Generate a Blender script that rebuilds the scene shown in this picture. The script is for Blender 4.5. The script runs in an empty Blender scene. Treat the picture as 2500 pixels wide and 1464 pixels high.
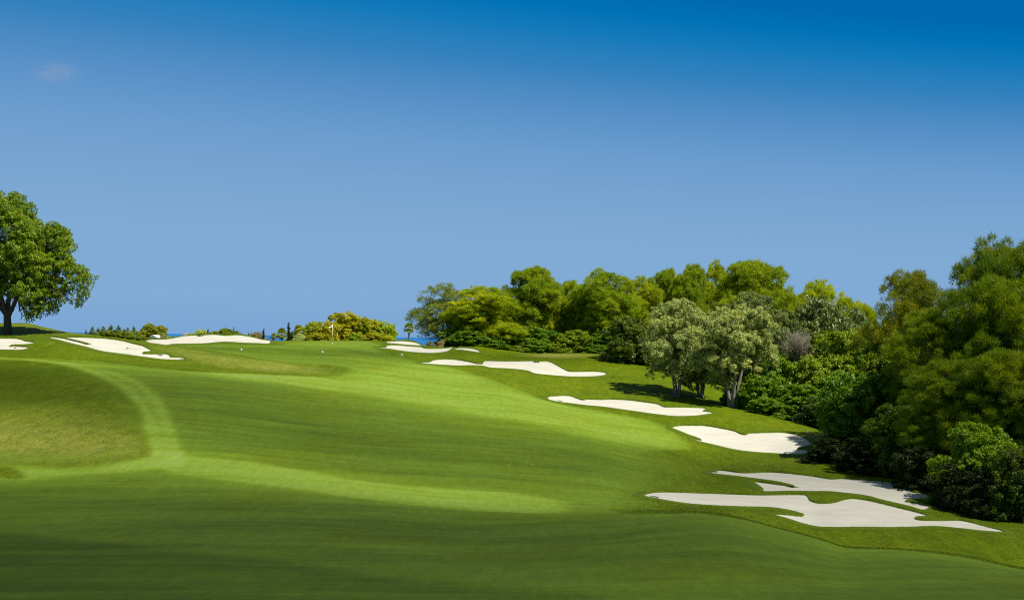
import bpy, math, random
import numpy as np
from mathutils import Matrix, Vector, Euler, geometry

SC = bpy.context.scene
COL = SC.collection
rng = np.random.default_rng(7)
random.seed(7)
R = math.radians
CAMZ = 12.0
F = 3434.0                                  # focal length in photo pixels
ROLL, PITCH = R(0.87), math.atan(93.0 / F)

# ------------------------------------------------------------------ camera
cam_d = bpy.data.cameras.new('camera')
cam = bpy.data.objects.new('camera', cam_d)
COL.objects.link(cam)
cam.rotation_mode = 'XYZ'
CR = Matrix.Rotation(R(90) + PITCH, 3, 'X') @ Matrix.Rotation(ROLL, 3, 'Z')
cam.matrix_world = Matrix.Translation((0, 0, CAMZ)) @ CR.to_4x4()
cam_d.sensor_width = 36.0
cam_d.lens = 36.0 * F / 2500.0
cam_d.clip_start = 0.5
cam_d.clip_end = 300000.0
SC.camera = cam
CRN = np.array(CR)


def ray(px, py):
    """(X/Y, -Z/Y) of the sight line through a photo pixel"""
    d = CRN @ np.array([(px - 1250.0) / F, -(py - 732.0) / F, -1.0])
    return d[0] / d[1], -d[2] / d[1]


# ------------------------------------------------------------------ helpers
def tag(o, label=None, cat=None, group=None, kind=None):
    if label: o['label'] = label
    if cat: o['category'] = cat
    if group: o['group'] = group
    if kind: o['kind'] = kind
    return o


def empty(name, loc, rz=0.0):
    o = bpy.data.objects.new(name, None)
    o.empty_display_size = 0.3
    COL.objects.link(o)
    o.location = loc
    o.rotation_euler = (0, 0, rz)
    return o


def raw_mesh(name, co, idx, sizes, mat=None, smooth=False, attrs=None):
    """numpy arrays -> mesh datablock"""
    me = bpy.data.meshes.new(name)
    co = np.asarray(co, np.float32)
    idx = np.asarray(idx, np.int32).ravel()
    sizes = np.asarray(sizes, np.int32)
    me.vertices.add(len(co)); me.vertices.foreach_set('co', co.ravel())
    me.loops.add(len(idx)); me.loops.foreach_set('vertex_index', idx)
    me.polygons.add(len(sizes))
    me.polygons.foreach_set('loop_start', np.concatenate([[0], np.cumsum(sizes)[:-1]]).astype(np.int32))
    if smooth:
        me.polygons.foreach_set('use_smooth', np.ones(len(sizes), bool))
    for k, (dom, val) in (attrs or {}).items():
        a = me.attributes.new(k, 'FLOAT', dom)
        a.data.foreach_set('value', np.asarray(val, np.float32))
    me.update(calc_edges=True)
    if mat: me.materials.append(mat)
    return me


def link(name, me, parent=None):
    o = bpy.data.objects.new(name, me)
    COL.objects.link(o)
    if parent: o.parent = parent
    return o


class MB:
    """collects simple solids into one mesh"""
    def __init__(s): s.v, s.f = [], []
    def add(s, vs, fs):
        n = len(s.v); s.v += [tuple(v) for v in vs]; s.f += [[i + n for i in f] for f in fs]
    def box(s, c, d, M=None):
        x, y, z = d[0] / 2, d[1] / 2, d[2] / 2
        vs = [Vector((a * x, b * y, e * z)) for a in (-1, 1) for b in (-1, 1) for e in (-1, 1)]
        vs = [(M @ v if M else v) + Vector(c) for v in vs]
        s.add(vs, [(0, 1, 3, 2), (4, 6, 7, 5), (0, 4, 5, 1), (2, 3, 7, 6), (0, 2, 6, 4), (1, 5, 7, 3)])
    def tube(s, pts, rad, n=7, cap=True):
        pts = [Vector(p) for p in pts]
        vs, fs = [], []
        for i, p in enumerate(pts):
            t = (pts[min(i + 1, len(pts) - 1)] - pts[max(i - 1, 0)]).normalized()
            a = t.orthogonal().normalized() if abs(t.z) > .9 else t.cross(Vector((0, 0, 1))).normalized()
            if abs(t.z) > .9:
                a = (Vector((1, 0, 0)) - t * t.x).normalized()
            b = t.cross(a)
            for k in range(n):
                w = 2 * math.pi * k / n
                vs.append(p + (a * math.cos(w) + b * math.sin(w)) * rad[i])
        for i in range(len(pts) - 1):
            for k in range(n):
                k2 = (k + 1) % n
                fs.append((i * n + k, i * n + k2, (i + 1) * n + k2, (i + 1) * n + k))
        if cap:
            fs.append(tuple(range(n))[::-1]); fs.append(tuple((len(pts) - 1) * n + k for k in range(n)))
        s.add(vs, fs)
    def lathe(s, prof, c=(0, 0, 0), n=14):
        vs, fs = [], []
        for r, z in prof:
            for k in range(n):
                w = 2 * math.pi * k / n
                vs.append((c[0] + r * math.cos(w), c[1] + r * math.sin(w), c[2] + z))
        for i in range(len(prof) - 1):
            for k in range(n):
                k2 = (k + 1) % n
                fs.append((i * n + k, i * n + k2, (i + 1) * n + k2, (i + 1) * n + k))
        s.add(vs, fs)
    def mesh(s, name, mat, smooth=False):
        return raw_mesh(name, s.v, [i for f in s.f for i in f], [len(f) for f in s.f], mat, smooth)
    def build(s, name, mat, parent=None, smooth=False):
        return link(name, s.mesh(name, mat, smooth), parent)


def pchip(x, y, xq):
    x, y, xq = map(lambda a: np.asarray(a, float), (x, y, xq))
    h = np.diff(x); d = np.diff(y) / h
    m = np.zeros(len(x))
    for i in range(1, len(x) - 1):
        if d[i - 1] * d[i] > 0:
            w1, w2 = 2 * h[i] + h[i - 1], h[i] + 2 * h[i - 1]
            m[i] = (w1 + w2) / (w1 / d[i - 1] + w2 / d[i])
    m[0], m[-1] = d[0], d[-1]
    q = np.clip(xq, x[0], x[-1])
    k = np.clip(np.searchsorted(x, q) - 1, 0, len(x) - 2)
    t = (q - x[k]) / h[k]
    return ((2 * t**3 - 3 * t**2 + 1) * y[k] + (t**3 - 2 * t**2 + t) * h[k] * m[k]
            + (-2 * t**3 + 3 * t**2) * y[k + 1] + (t**3 - t**2) * h[k] * m[k + 1])


# ------------------------------------------------------------------ materials
def new_mat(name):
    m = bpy.data.materials.new(name); m.use_nodes = True
    nt = m.node_tree; nt.nodes.clear()
    out = nt.nodes.new('ShaderNodeOutputMaterial')
    return m, nt, out


def N(nt, typ, **kw):
    n = nt.nodes.new(typ)
    for k, v in kw.items():
        if k.startswith('i_'):
            key = k[2:]
            n.inputs[int(key) if key.isdigit() else key.replace('_', ' ')].default_value = v
        else:
            setattr(n, k, v)
    return n


def mixc(nt, fac, a, b, blend='MIX'):
    n = nt.nodes.new('ShaderNodeMix'); n.data_type = 'RGBA'; n.blend_type = blend
    for sock, val in ((n.inputs[0], fac), (n.inputs[6], a), (n.inputs[7], b)):
        if hasattr(val, 'is_output'): nt.links.new(val, sock)
        elif isinstance(val, (int, float)): sock.default_value = val if sock == n.inputs[0] else (val, val, val, 1)
        else: sock.default_value = (*val[:3], 1)
    return n.outputs[2]


def math_n(nt, op, a, b=0.0, c=0.0, clamp=False):
    n = nt.nodes.new('ShaderNodeMath'); n.operation = op; n.use_clamp = clamp
    for s, v in zip(n.inputs, (a, b, c)):
        if hasattr(v, 'is_output'): nt.links.new(v, s)
        else: s.default_value = v
    return n.outputs[0]


def noise(nt, vec, scale, detail=4.0, rough=0.55):
    n = N(nt, 'ShaderNodeTexNoise', i_Scale=scale, i_Detail=detail, i_Roughness=rough)
    if vec is not None: nt.links.new(vec, n.inputs['Vector'])
    return n.outputs['Fac']


def ramp01(nt, v, lo, hi):
    n = nt.nodes.new('ShaderNodeMapRange'); n.interpolation_type = 'SMOOTHSTEP'
    nt.links.new(v, n.inputs[0]); n.inputs[1].default_value = lo; n.inputs[2].default_value = hi
    return n.outputs[0]


def simple_mat(name, col, rough=0.7, var=0.12, scale=3.0, spec=0.3, metal=0.0):
    m, nt, out = new_mat(name)
    tc = N(nt, 'ShaderNodeTexCoord')
    f = noise(nt, tc.outputs['Object'], scale)
    c = mixc(nt, f, [x * (1 - var * 2) for x in col], [min(1, x * (1 + var * 2)) for x in col])
    b = N(nt, 'ShaderNodeBsdfPrincipled', i_Roughness=rough, i_Metallic=metal)
    b.inputs['Specular IOR Level'].default_value = spec
    nt.links.new(c, b.inputs['Base Color']); nt.links.new(b.outputs[0], out.inputs[0])
    return m


def scaled_pos(nt, sx, sy, sz):
    g = N(nt, 'ShaderNodeNewGeometry')
    mp = N(nt, 'ShaderNodeMapping'); mp.inputs['Scale'].default_value = (sx, sy, sz)
    nt.links.new(g.outputs['Position'], mp.inputs[0])
    return mp.outputs[0]


def grass_material():
    m, nt, out = new_mat('golf_turf')
    at = lambda n: N(nt, 'ShaderNodeAttribute', attribute_name=n).outputs['Fac']
    fair, nap_and_light, dry = at('fair'), at('nap_and_light'), at('dry')
    P1 = scaled_pos(nt, 1, 1, 1)
    streak = noise(nt, scaled_pos(nt, .05, .22, .1), 1.0, 5, .6)
    streak2 = noise(nt, scaled_pos(nt, .11, .75, .3), 1.0, 6, .68)
    fleck = noise(nt, scaled_pos(nt, 2.4, .42, 1.0), 1.0, 4, .65)
    clump = noise(nt, scaled_pos(nt, .8, .30, .5), 1.0, 5, .65)
    patch = noise(nt, P1, .09, 4, .6)
    mid = noise(nt, P1, .7, 5, .65)
    fine = noise(nt, P1, 5.0, 4, .7)
    grain = noise(nt, P1, 16.0, 3, .8)
    # close-mown grass
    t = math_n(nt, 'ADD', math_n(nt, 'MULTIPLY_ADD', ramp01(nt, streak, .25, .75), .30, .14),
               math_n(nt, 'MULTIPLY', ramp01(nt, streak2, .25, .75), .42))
    t0 = math_n(nt, 'ADD', t, math_n(nt, 'MULTIPLY', nap_and_light, .8))
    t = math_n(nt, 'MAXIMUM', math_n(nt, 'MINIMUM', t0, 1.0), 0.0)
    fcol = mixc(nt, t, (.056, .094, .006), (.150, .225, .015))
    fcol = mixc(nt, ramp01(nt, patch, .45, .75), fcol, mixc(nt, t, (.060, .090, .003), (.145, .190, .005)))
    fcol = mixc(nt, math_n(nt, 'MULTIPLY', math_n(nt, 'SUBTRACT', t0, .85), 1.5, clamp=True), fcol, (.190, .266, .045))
    # rough
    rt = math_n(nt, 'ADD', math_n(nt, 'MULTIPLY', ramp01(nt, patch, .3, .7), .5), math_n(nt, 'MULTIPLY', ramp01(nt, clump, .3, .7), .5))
    rt = math_n(nt, 'ADD', rt, math_n(nt, 'MULTIPLY', nap_and_light, .5), clamp=True)
    rcol = mixc(nt, rt, (.055, .091, .0012), (.108, .147, .0025))
    dn = math_n(nt, 'MULTIPLY', dry, math_n(nt, 'ADD', math_n(nt, 'MULTIPLY', ramp01(nt, mid, .25, .7), .75), .3), clamp=True)
    rcol = mixc(nt, dn, rcol, (.250, .240, .055))
    blades = math_n(nt, 'ADD', math_n(nt, 'MULTIPLY', fine, .55), math_n(nt, 'MULTIPLY', grain, .45))
    bl = ramp01(nt, blades, .32, .68)
    fl = ramp01(nt, fleck, .28, .72)
    rcol = mixc(nt, 1.0, rcol, mixc(nt, fl, (.84, .86, .84), (1.17, 1.14, 1.14)), 'MULTIPLY')
    fcol = mixc(nt, 1.0, fcol, mixc(nt, fl, (.90, .91, .9), (1.10, 1.09, 1.1)), 'MULTIPLY')
    rcol = mixc(nt, 1.0, rcol, mixc(nt, bl, (.74, .76, .72), (1.28, 1.24, 1.24)), 'MULTIPLY')
    fcol = mixc(nt, 1.0, fcol, mixc(nt, bl, (.90, .90, .9), (1.10, 1.10, 1.1)), 'MULTIPLY')
    col = mixc(nt, fair, rcol, fcol)
    vo = N(nt, 'ShaderNodeTexVoronoi', i_Scale=.55); nt.links.new(P1, vo.inputs['Vector'])
    dot = math_n(nt, 'LESS_THAN', vo.outputs['Distance'], .035)
    sel = N(nt, 'ShaderNodeSeparateColor'); nt.links.new(vo.outputs['Color'], sel.inputs[0])
    dot = math_n(nt, 'MULTIPLY', dot, math_n(nt, 'GREATER_THAN', sel.outputs[0], .978))
    col = mixc(nt, math_n(nt, 'MULTIPLY', dot, .8), col, (.5, .47, .25))
    bmp = N(nt, 'ShaderNodeBump', i_Distance=.05)
    nt.links.new(math_n(nt, 'SUBTRACT', .55, math_n(nt, 'MULTIPLY', fair, .47)), bmp.inputs['Strength'])
    nt.links.new(blades, bmp.inputs['Height'])
    b = N(nt, 'ShaderNodeBsdfPrincipled', i_Roughness=.75)
    b.inputs['Specular IOR Level'].default_value = .05
    nt.links.new(col, b.inputs['Base Color']); nt.links.new(bmp.outputs[0], b.inputs['Normal'])
    nt.links.new(b.outputs[0], out.inputs[0])
    return m


def sand_material():
    m, nt, out = new_mat('bunker_sand')
    P1 = scaled_pos(nt, 1, 1, 1)
    a = noise(nt, scaled_pos(nt, .25, .9, 1), 1.0, 5, .6)
    g = noise(nt, P1, 9.0, 3, .7)
    col = mixc(nt, ramp01(nt, a, .3, .72), (.440, .420, .338), (.505, .485, .405))
    col = mixc(nt, 1.0, col, mixc(nt, g, (.93, .93, .92), (1.06, 1.06, 1.05)), 'MULTIPLY')
    st_ = ramp01(nt, noise(nt, scaled_pos(nt, .18, .35, 1), 1.0, 3, .5), .60, .74)
    col = mixc(nt, math_n(nt, 'MULTIPLY', st_, .35), col, (.40, .36, .26))
    bmp = N(nt, 'ShaderNodeBump', i_Distance=.05, i_Strength=.5)
    nt.links.new(noise(nt, P1, 3.0, 5, .7), bmp.inputs['Height'])
    b = N(nt, 'ShaderNodeBsdfPrincipled', i_Roughness=.9)
    b.inputs['Specular IOR Level'].default_value = .05
    nt.links.new(col, b.inputs['Base Color']); nt.links.new(bmp.outputs[0], b.inputs['Normal'])
    nt.links.new(b.outputs[0], out.inputs[0])
    return m


def leaf_material(name, transl=.35, warm=(1.35, 1.15, .8), cool=(.62, .72, .9), gloss=.06):
    """leaf colour comes from the object's own colour, varied leaf by leaf"""
    m, nt, out = new_mat(name)
    oi = N(nt, 'ShaderNodeObjectInfo')
    tint = N(nt, 'ShaderNodeAttribute', attribute_name='tint').outputs['Fac']
    c = mixc(nt, 1.0, oi.outputs['Color'], mixc(nt, tint, cool, warm), 'MULTIPLY')
    d = N(nt, 'ShaderNodeBsdfDiffuse'); t = N(nt, 'ShaderNodeBsdfTranslucent')
    nt.links.new(c, d.inputs[0])
    nt.links.new(mixc(nt, 1.0, c, (1.5, 1.5, .5), 'MULTIPLY'), t.inputs[0])
    mx = N(nt, 'ShaderNodeMixShader', i_0=transl)
    nt.links.new(d.outputs[0], mx.inputs[1]); nt.links.new(t.outputs[0], mx.inputs[2])
    gl = N(nt, 'ShaderNodeBsdfGlossy', i_Roughness=.45); gl.inputs[0].default_value = (.8, .85, .8, 1)
    mg = N(nt, 'ShaderNodeMixShader', i_0=gloss)
    nt.links.new(mx.outputs[0], mg.inputs[1]); nt.links.new(gl.outputs[0], mg.inputs[2])
    nt.links.new(mg.outputs[0], out.inputs[0])
    return m


def cloud_material(name, dens):
    m, nt, out = new_mat(name)
    v = N(nt, 'ShaderNodeVolumePrincipled', i_Density=dens, i_Anisotropy=.6)
    v.inputs['Color'].default_value = (.97, .97, .98, 1)
    nt.links.new(v.outputs[0], out.inputs['Volume'])
    return m


TURF = grass_material()
SAND = sand_material()
LEAF = leaf_material('leaves', .33, (1.45, 1.2, .7), (.60, .70, .8), .025)
NEEDLE = leaf_material('needles', .42, (1.45, 1.2, .6), (.55, .68, .8), .012)
SILVER = leaf_material('silvery_leaves', .32, (1.3, 1.22, 1.05), (.62, .70, .62), .03)
BARK = simple_mat('bark', (.060, .052, .045), .9, .3, 6)
PALEBARK = simple_mat('pale_bark', (.20, .18, .145), .9, .3, 5)
TWIG = simple_mat('dead_twigs', (.24, .215, .15), .9, .25, 4)
WHITE = simple_mat('white_paint', (.80, .79, .76), .5, .03, 4)
CANVAS = simple_mat('white_cloth', (.82, .80, .78), .8, .03, 4)
POLE = simple_mat('cream_pole', (.72, .66, .36), .45, .05, 4)
DARK = simple_mat('black_plastic', (.012, .012, .013), .55, .1, 8)
STEEL = simple_mat('grey_handle', (.20, .19, .17), .5, .1, 8)
ROOFM = simple_mat('grey_roof', (.42, .42, .44), .7, .12, 3)
DEADFROND = simple_mat('dry_fronds', (.24, .17, .07), .9, .25, 5)
PALE_FLECKS = simple_mat('cream_flecks', (.62, .66, .40), .7, .1, 5)
SOIL = simple_mat('tilled_soil', (.10, .075, .05), .95, .2, 2)

# ------------------------------------------------------------------ terrain
# profile lines from near to far: photo column : photo row : distance in metres
LINES = [
 "-700:1464:55 0:1464:55 1250:1464:55 2500:1464:55 3200:1464:55",
 "-700:1190:98 0:1190:96 450:1190:95 850:1225:91 1200:1258:88 1450:1258:87 1600:1252:86.5 1700:1250:86 1800:1262:85.5 1900:1287:85 2000:1313:84 2070:1334:82.5 2200:1338:79 2350:1355:75 2500:1385:71 3200:1460:64",
 "-700:1150:103 0:1150:102 450:1140:103 850:1188:98 1200:1228:95 1450:1240:93 1600:1242:92.5 1700:1245:92 1800:1263:92 1900:1293:93 2000:1326:93 2070:1348:92 2200:1356:90 2350:1372:87 2500:1401:84 3200:1480:75",
 "-700:1110:108 0:1110:107 450:1108:108 850:1150:106 1200:1190:103 1450:1212:101.5 1570:1215:102 1700:1234:101 1800:1243:101 1900:1263:101 2000:1292:101 2150:1294:101 2300:1294:101 2450:1306:98 2600:1320:95 3200:1380:85",
 "-700:1000:122 0:1000:122 450:1040:120 850:1085:119 1200:1110:118 1450:1150:114 1600:1198:110 1750:1204:112 1900:1206:113 2000:1207:113.5 2100:1216:113 2200:1240:111 2300:1264:108 2450:1280:105 2600:1290:103 3200:1330:98",
 "-700:935:138 0:935:138 450:960:136 850:990:140 1200:1005:146 1450:1055:140 1650:1120:130 1750:1150:127 1900:1153:128 2050:1167:127 2200:1180:124 2300:1200:121 2450:1240:118 2600:1260:116 3200:1300:112",
 "-700:872:156 0:875:156 450:903:153 850:920:163 1200:935:172 1300:968:166 1450:1015:156 1650:1062:150 1750:1092:147 1900:1112:144 2000:1110:142 2150:1130:138 2300:1150:135 2450:1190:132 3200:1260:125",
 "-700:856:166 0:857:166 150:853:163 300:868:161 450:881:160 560:890:161 700:903:165 850:905:169 1000:905:176 1200:910:182 1300:945:176 1400:989:165 1450:994:164 1600:1013:161 1750:1036:157 1850:1047:155 2000:1064:153 2100:1085:152 2450:1150:145 3200:1220:138",
 "-700:830:175 0:828:175 100:827:175 190:826:174 310:836:171 374:848:169 420:855:168 480:863:167.5 540:871:167 600:879:167 680:888:168 740:897:169 850:893:175 1000:893:181 1200:903:187 1300:925:184 1400:975:173 1450:977:173 1600:989:170 1750:1006:166 1850:1030:161 1950:1046:158.5 2020:1060:156 2100:1082:155 2450:1145:148 3200:1220:142",
 "-700:808:186 0:808:186 100:806:186 190:813:184 236:819:181 310:827:177 374:837:174 420:844:172 480:854:171 540:863:170.5 600:872:170.5 680:884:171 740:889:173 850:882:179 1000:884:186 1100:891:189 1200:898:191 1300:911:192 1400:921:192 1480:928:190 1600:964:181 1750:994:173 1850:1010:169 1950:1035:163 2020:1055:158 2100:1080:157 2450:1150:150 3200:1220:145",
 "-700:790:196 0:788:196 60:788:195 100:797:193 140:805:191 190:817:191 236:824:190 310:833:187 374:841:181 420:848:180 480:855:179 540:862:179 600:868:179.5 680:873:180 740:873:181 850:868:184 1000:868:192 1100:878:196 1200:884:197 1300:883:199 1400:908:197 1480:906:198 1600:918:199 1750:966:190 1850:1005:182 1950:1031:175 2020:1054:170 2100:1076:168 2450:1140:160 3200:1200:155",
 "-700:800:215 0:800:215 100:806:212 190:822:205 310:835:200 374:838:187.5 420:841:186.5 480:840:188 546:837:190 600:838:189 655:841:188 740:848:188 850:846:192 945:854:196 1000:861:198 1054:864:199 1100:866:201 1150:864:203 1200:870:206 1300:872:208 1400:882:208 1480:884:208 1600:892:212 1750:925:205 1850:970:198 2020:1020:190 2100:1045:185 2450:1110:175 3200:1180:170",
 "-700:812:240 0:812:240 190:826:226 310:832:222 350:831:206 372:828.5:203 406:828:204 440:822:204 482:818.5:204 524:817:204 554:819.5:204 580:818:204 610:822:204 640:829:203 665:831:203 740:830.5:206 850:831:206 920:832:206 945:834:206 977:832:207 1001:833.5:207 1020:838:206.5 1040:842.5:207 1065:846:209 1100:848.5:212 1130:846:213 1160:846:214 1200:850:217 1300:861:222 1450:862:226 1600:868:228 1750:890:222 1850:920:215 2020:980:205 2450:1080:195 3200:1150:190",
]
AV = np.concatenate([np.linspace(-2.6, -.50, 40)[:-1], np.linspace(-.50, .50, 780), np.linspace(.50, 2.6, 40)[1:]])
YV = np.concatenate([np.linspace(6, 52, 40)[:-1], np.linspace(52, 232, 560), np.geomspace(232.6, 1000, 60)])
line_s, line_y = [], []
for ln in LINES:
    pts = [tuple(float(t) for t in w.split(':')) for w in ln.split()]
    A, S, Y = [], [], []
    for px, py, y in pts:
        a, s = ray(px, py); A.append(a); S.append(s); Y.append(y)
    line_s.append(pchip(A, S, AV)); line_y.append(pchip(A, Y, AV))
line_s, line_y = np.array(line_s), np.array(line_y)
SG = np.zeros((len(YV), len(AV)))           # -Z/Y on the grid
for j in range(len(AV)):
    right = min(1, max(0, (AV[j] + .07) / .06))
    yk = [6.0, 28.0] + list(line_y[:, j])
    sk = [10.2 / 6, 10.25 / 28] + list(line_s[:, j])
    yl, zl = yk[-1], sk[-1] * yk[-1]
    far = [(yl + 22, zl + 2.2), (420.0, 5.2 if AV[j] < .1 else 9.0), (560.0, 20.0), (1000.0, 78.0)]
    yk += [f[0] for f in far]; sk += [f[1] / f[0] for f in far]
    SG[:, j] = pchip(yk, sk, YV)
ker = np.array([1, 2, 3, 2, 1.]); ker /= ker.sum()
pad = np.pad(SG, ((0, 0), (2, 2)), 'edge')
SG = sum(pad[:, k:k + SG.shape[1]] * ker[k] for k in range(5))
ZG = CAMZ - SG * YV[:, None]
# gentle unevenness of mown ground
XG = AV[None, :] * YV[:, None]
ZG += .035 * np.sin(XG * .55 + 1.3 * np.sin(YV[:, None] * .21)) * np.sin(YV[:, None] * .47 + XG * .13) * np.clip(YV[:, None] / 60, 0, 1)
SG = (CAMZ - ZG) / YV[:, None]


def ground(x, y):
    a = np.clip(np.asarray(x, float) / y, AV[0], AV[-1]); y = np.clip(np.asarray(y, float), YV[0], YV[-1])
    j = np.clip(np.searchsorted(AV, a) - 1, 0, len(AV) - 2); i = np.clip(np.searchsorted(YV, y) - 1, 0, len(YV) - 2)
    u = (a - AV[j]) / (AV[j + 1] - AV[j]); v = (y - YV[i]) / (YV[i + 1] - YV[i])
    return (ZG[i, j] * (1 - u) * (1 - v) + ZG[i, j + 1] * u * (1 - v) + ZG[i + 1, j] * (1 - u) * v + ZG[i + 1, j + 1] * u * v)


def hit(px, py, ymin=40.0):
    """where the sight line through a photo pixel meets the ground"""
    a, s = ray(px, py)
    j = int(np.clip(np.searchsorted(AV, a) - 1, 0, len(AV) - 2)); u = (a - AV[j]) / (AV[j + 1] - AV[j])
    prof = SG[:, j] * (1 - u) + SG[:, j + 1] * u
    i0 = int(np.searchsorted(YV, ymin))
    k = np.nonzero(prof[i0:] <= s)[0]
    if len(k) == 0:                          # above the skyline: the highest ground of this column
        i = i0 + int(np.argmin(prof[i0:i0 + 600]))
        y = YV[i]
    else:
        i = i0 + k[0]
        y = YV[i]
        if i > i0:
            p0, p1 = prof[i - 1], prof[i]
            y = YV[i - 1] + (p0 - s) / max(1e-9, p0 - p1) * (YV[i] - YV[i - 1])
    return np.array([a * y, y])


def smooth_poly(pts, step=3.0, closed=True):
    """Catmull-Rom through the points, resampled"""
    P = np.array(pts, float); n = len(P); out = []
    for i in range(n if closed else n - 1):
        p0, p1, p2, p3 = (P[(i + k) % n] if closed else P[min(max(i + k, 0), n - 1)] for k in (-1, 0, 1, 2))
        L = np.linalg.norm(p2 - p1); m = max(2, int(L / step))
        d1, d2 = (p2 - p0) * .5, (p3 - p1) * .5
        for v in (d1, d2):
            l = np.linalg.norm(v)
            if l > L: v *= L / l
        for t in np.arange(m) / m:
            out.append((2 * t**3 - 3 * t**2 + 1) * p1 + (t**3 - 2 * t**2 + t) * d1 + (-2 * t**3 + 3 * t**2) * p2 + (t**3 - t**2) * d2)
    return np.array(out)


def in_poly(poly, X, Y):
    c = np.zeros(np.shape(X), bool)
    n = len(poly)
    for i in range(n):
        x1, y1 = poly[i]; x2, y2 = poly[(i + 1) % n]
        if y1 == y2: continue
        t = ((y1 > Y) != (y2 > Y)) & (X < (x2 - x1) * (Y - y1) / (y2 - y1) + x1)
        c ^= t
    return c


def blur(Mk, ry, rx):
    for ax, r in ((0, ry), (1, rx)):
        if r < 1: continue
        for _ in range(2):
            p = np.pad(Mk, [(r + 1, r) if k == ax else (0, 0) for k in (0, 1)], 'edge')
            cs = np.cumsum(p, axis=ax); n = Mk.shape[ax]
            Mk = (np.take(cs, np.arange(2 * r + 1, 2 * r + 1 + n), ax) - np.take(cs, np.arange(0, n), ax)) / (2 * r + 1)
    return Mk


def ground_mask(pts, ry=1, rx=2, ymin=40.0):
    """photo outline -> outline on the ground -> soft mask on the terrain grid"""
    w = np.array([hit(x, y, ymin) for x, y in smooth_poly(pts, 12)])
    return blur(in_poly(w, XG, np.broadcast_to(YV[:, None], XG.shape)).astype(float), ry, rx)


FAIR = [
 [(-500, 868), (0, 872), (200, 880), (450, 905), (600, 912), (780, 919), (835, 915), (858, 905), (850, 896), (800, 890), (740, 886), (680, 882), (560, 862), (470, 848), (420, 843),
  (500, 840), (600, 839), (660, 842), (720, 836), (800, 832.5), (900, 833.5), (940, 846), (925, 856), (960, 868), (1000, 878), (1100, 896), (1250, 945), (1340, 979), (1450, 1000),
  (1540, 1016), (1605, 1031), (1640, 1052), (1668, 1072), (1686, 1094), (1636, 1098), (1560, 1104), (1500, 1140), (1470, 1205), (1480, 1245), (1560, 1254),
  (1700, 1253), (1800, 1265), (1900, 1290), (2000, 1316), (2070, 1337), (2200, 1342), (2350, 1360), (2500, 1390), (2700, 1420), (2700, 1480), (-500, 1480), (-500, 1160), (0, 1166), (62, 1166), (40, 1142), (0, 1132), (170, 1139), (330, 1120), (371, 1105), (357, 1060), (346, 1006), (318, 974), (278, 940), (214, 910), (150, 891), (60, 879), (-500, 874)],
]
fair = np.clip(sum(ground_mask(p, 1, 2) for p in FAIR) + ground_mask([(1380, 1100), (1540, 1100), (1640, 1120), (1620, 1170), (1560, 1205), (1535, 1240), (1400, 1245)], 9, 16)
               + .55 * ground_mask([(-200, 1120), (100, 1128), (340, 1108), (362, 1060), (345, 1006), (315, 974), (270, 940), (200, 908), (255, 950), (290, 990), (318, 1040), (325, 1085), (200, 1108), (-200, 1098)], 3, 5), 0, 1)
nap_and_light = np.zeros_like(fair); dry = np.zeros_like(fair)
NAP_AND_LIGHT = [   # (outline, strength, blur rows, blur columns): lie of the mown grass, plus painted sunlit and shaded bands
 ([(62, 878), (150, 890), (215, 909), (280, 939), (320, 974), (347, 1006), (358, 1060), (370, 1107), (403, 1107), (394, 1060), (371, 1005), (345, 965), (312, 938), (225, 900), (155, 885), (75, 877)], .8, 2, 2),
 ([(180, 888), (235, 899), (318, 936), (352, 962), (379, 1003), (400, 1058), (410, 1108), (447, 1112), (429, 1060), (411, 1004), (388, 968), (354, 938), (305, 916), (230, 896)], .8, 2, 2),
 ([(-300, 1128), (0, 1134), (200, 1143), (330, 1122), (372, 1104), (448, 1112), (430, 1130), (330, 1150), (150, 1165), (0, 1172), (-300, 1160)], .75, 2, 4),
 ([(430, 1112), (560, 1120), (700, 1140), (850, 1168), (1000, 1186), (1250, 1203), (1380, 1225), (1380, 1250), (1200, 1248), (950, 1225), (700, 1190), (400, 1150)], .62, 1, 4),  # sunlit strip painted brighter, on top of its different mowing
 ([(520, 905), (800, 922), (860, 905), (1000, 884), (1100, 897), (1250, 946), (1340, 980), (1540, 1015), (1640, 1052), (1685, 1092), (1560, 1090), (1300, 1035), (1000, 985), (750, 945), (560, 922)], .62, 4, 12),  # sunlight on the upper fairway painted into the grass colour
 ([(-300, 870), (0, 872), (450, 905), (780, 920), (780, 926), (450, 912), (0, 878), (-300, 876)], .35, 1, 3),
 ([(320, 905), (560, 930), (900, 985), (1250, 1050), (1500, 1090), (1480, 1180), (1250, 1190), (1000, 1165), (800, 1135), (560, 1100), (460, 1080), (420, 1010)], -.12, 5, 16),  # slope band darkened for shade and mowing direction
 ([(470, 846), (700, 850), (1000, 862), (1080, 872), (900, 872), (700, 866), (520, 854)], -.45, 1, 8),  # shade across the apron painted in as a darker band
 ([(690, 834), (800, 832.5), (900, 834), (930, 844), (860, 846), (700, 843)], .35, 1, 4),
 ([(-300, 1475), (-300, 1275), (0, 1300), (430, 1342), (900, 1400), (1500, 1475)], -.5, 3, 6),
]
for p, s, ry, rx in NAP_AND_LIGHT: nap_and_light += s * ground_mask(p, ry, rx)
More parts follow.
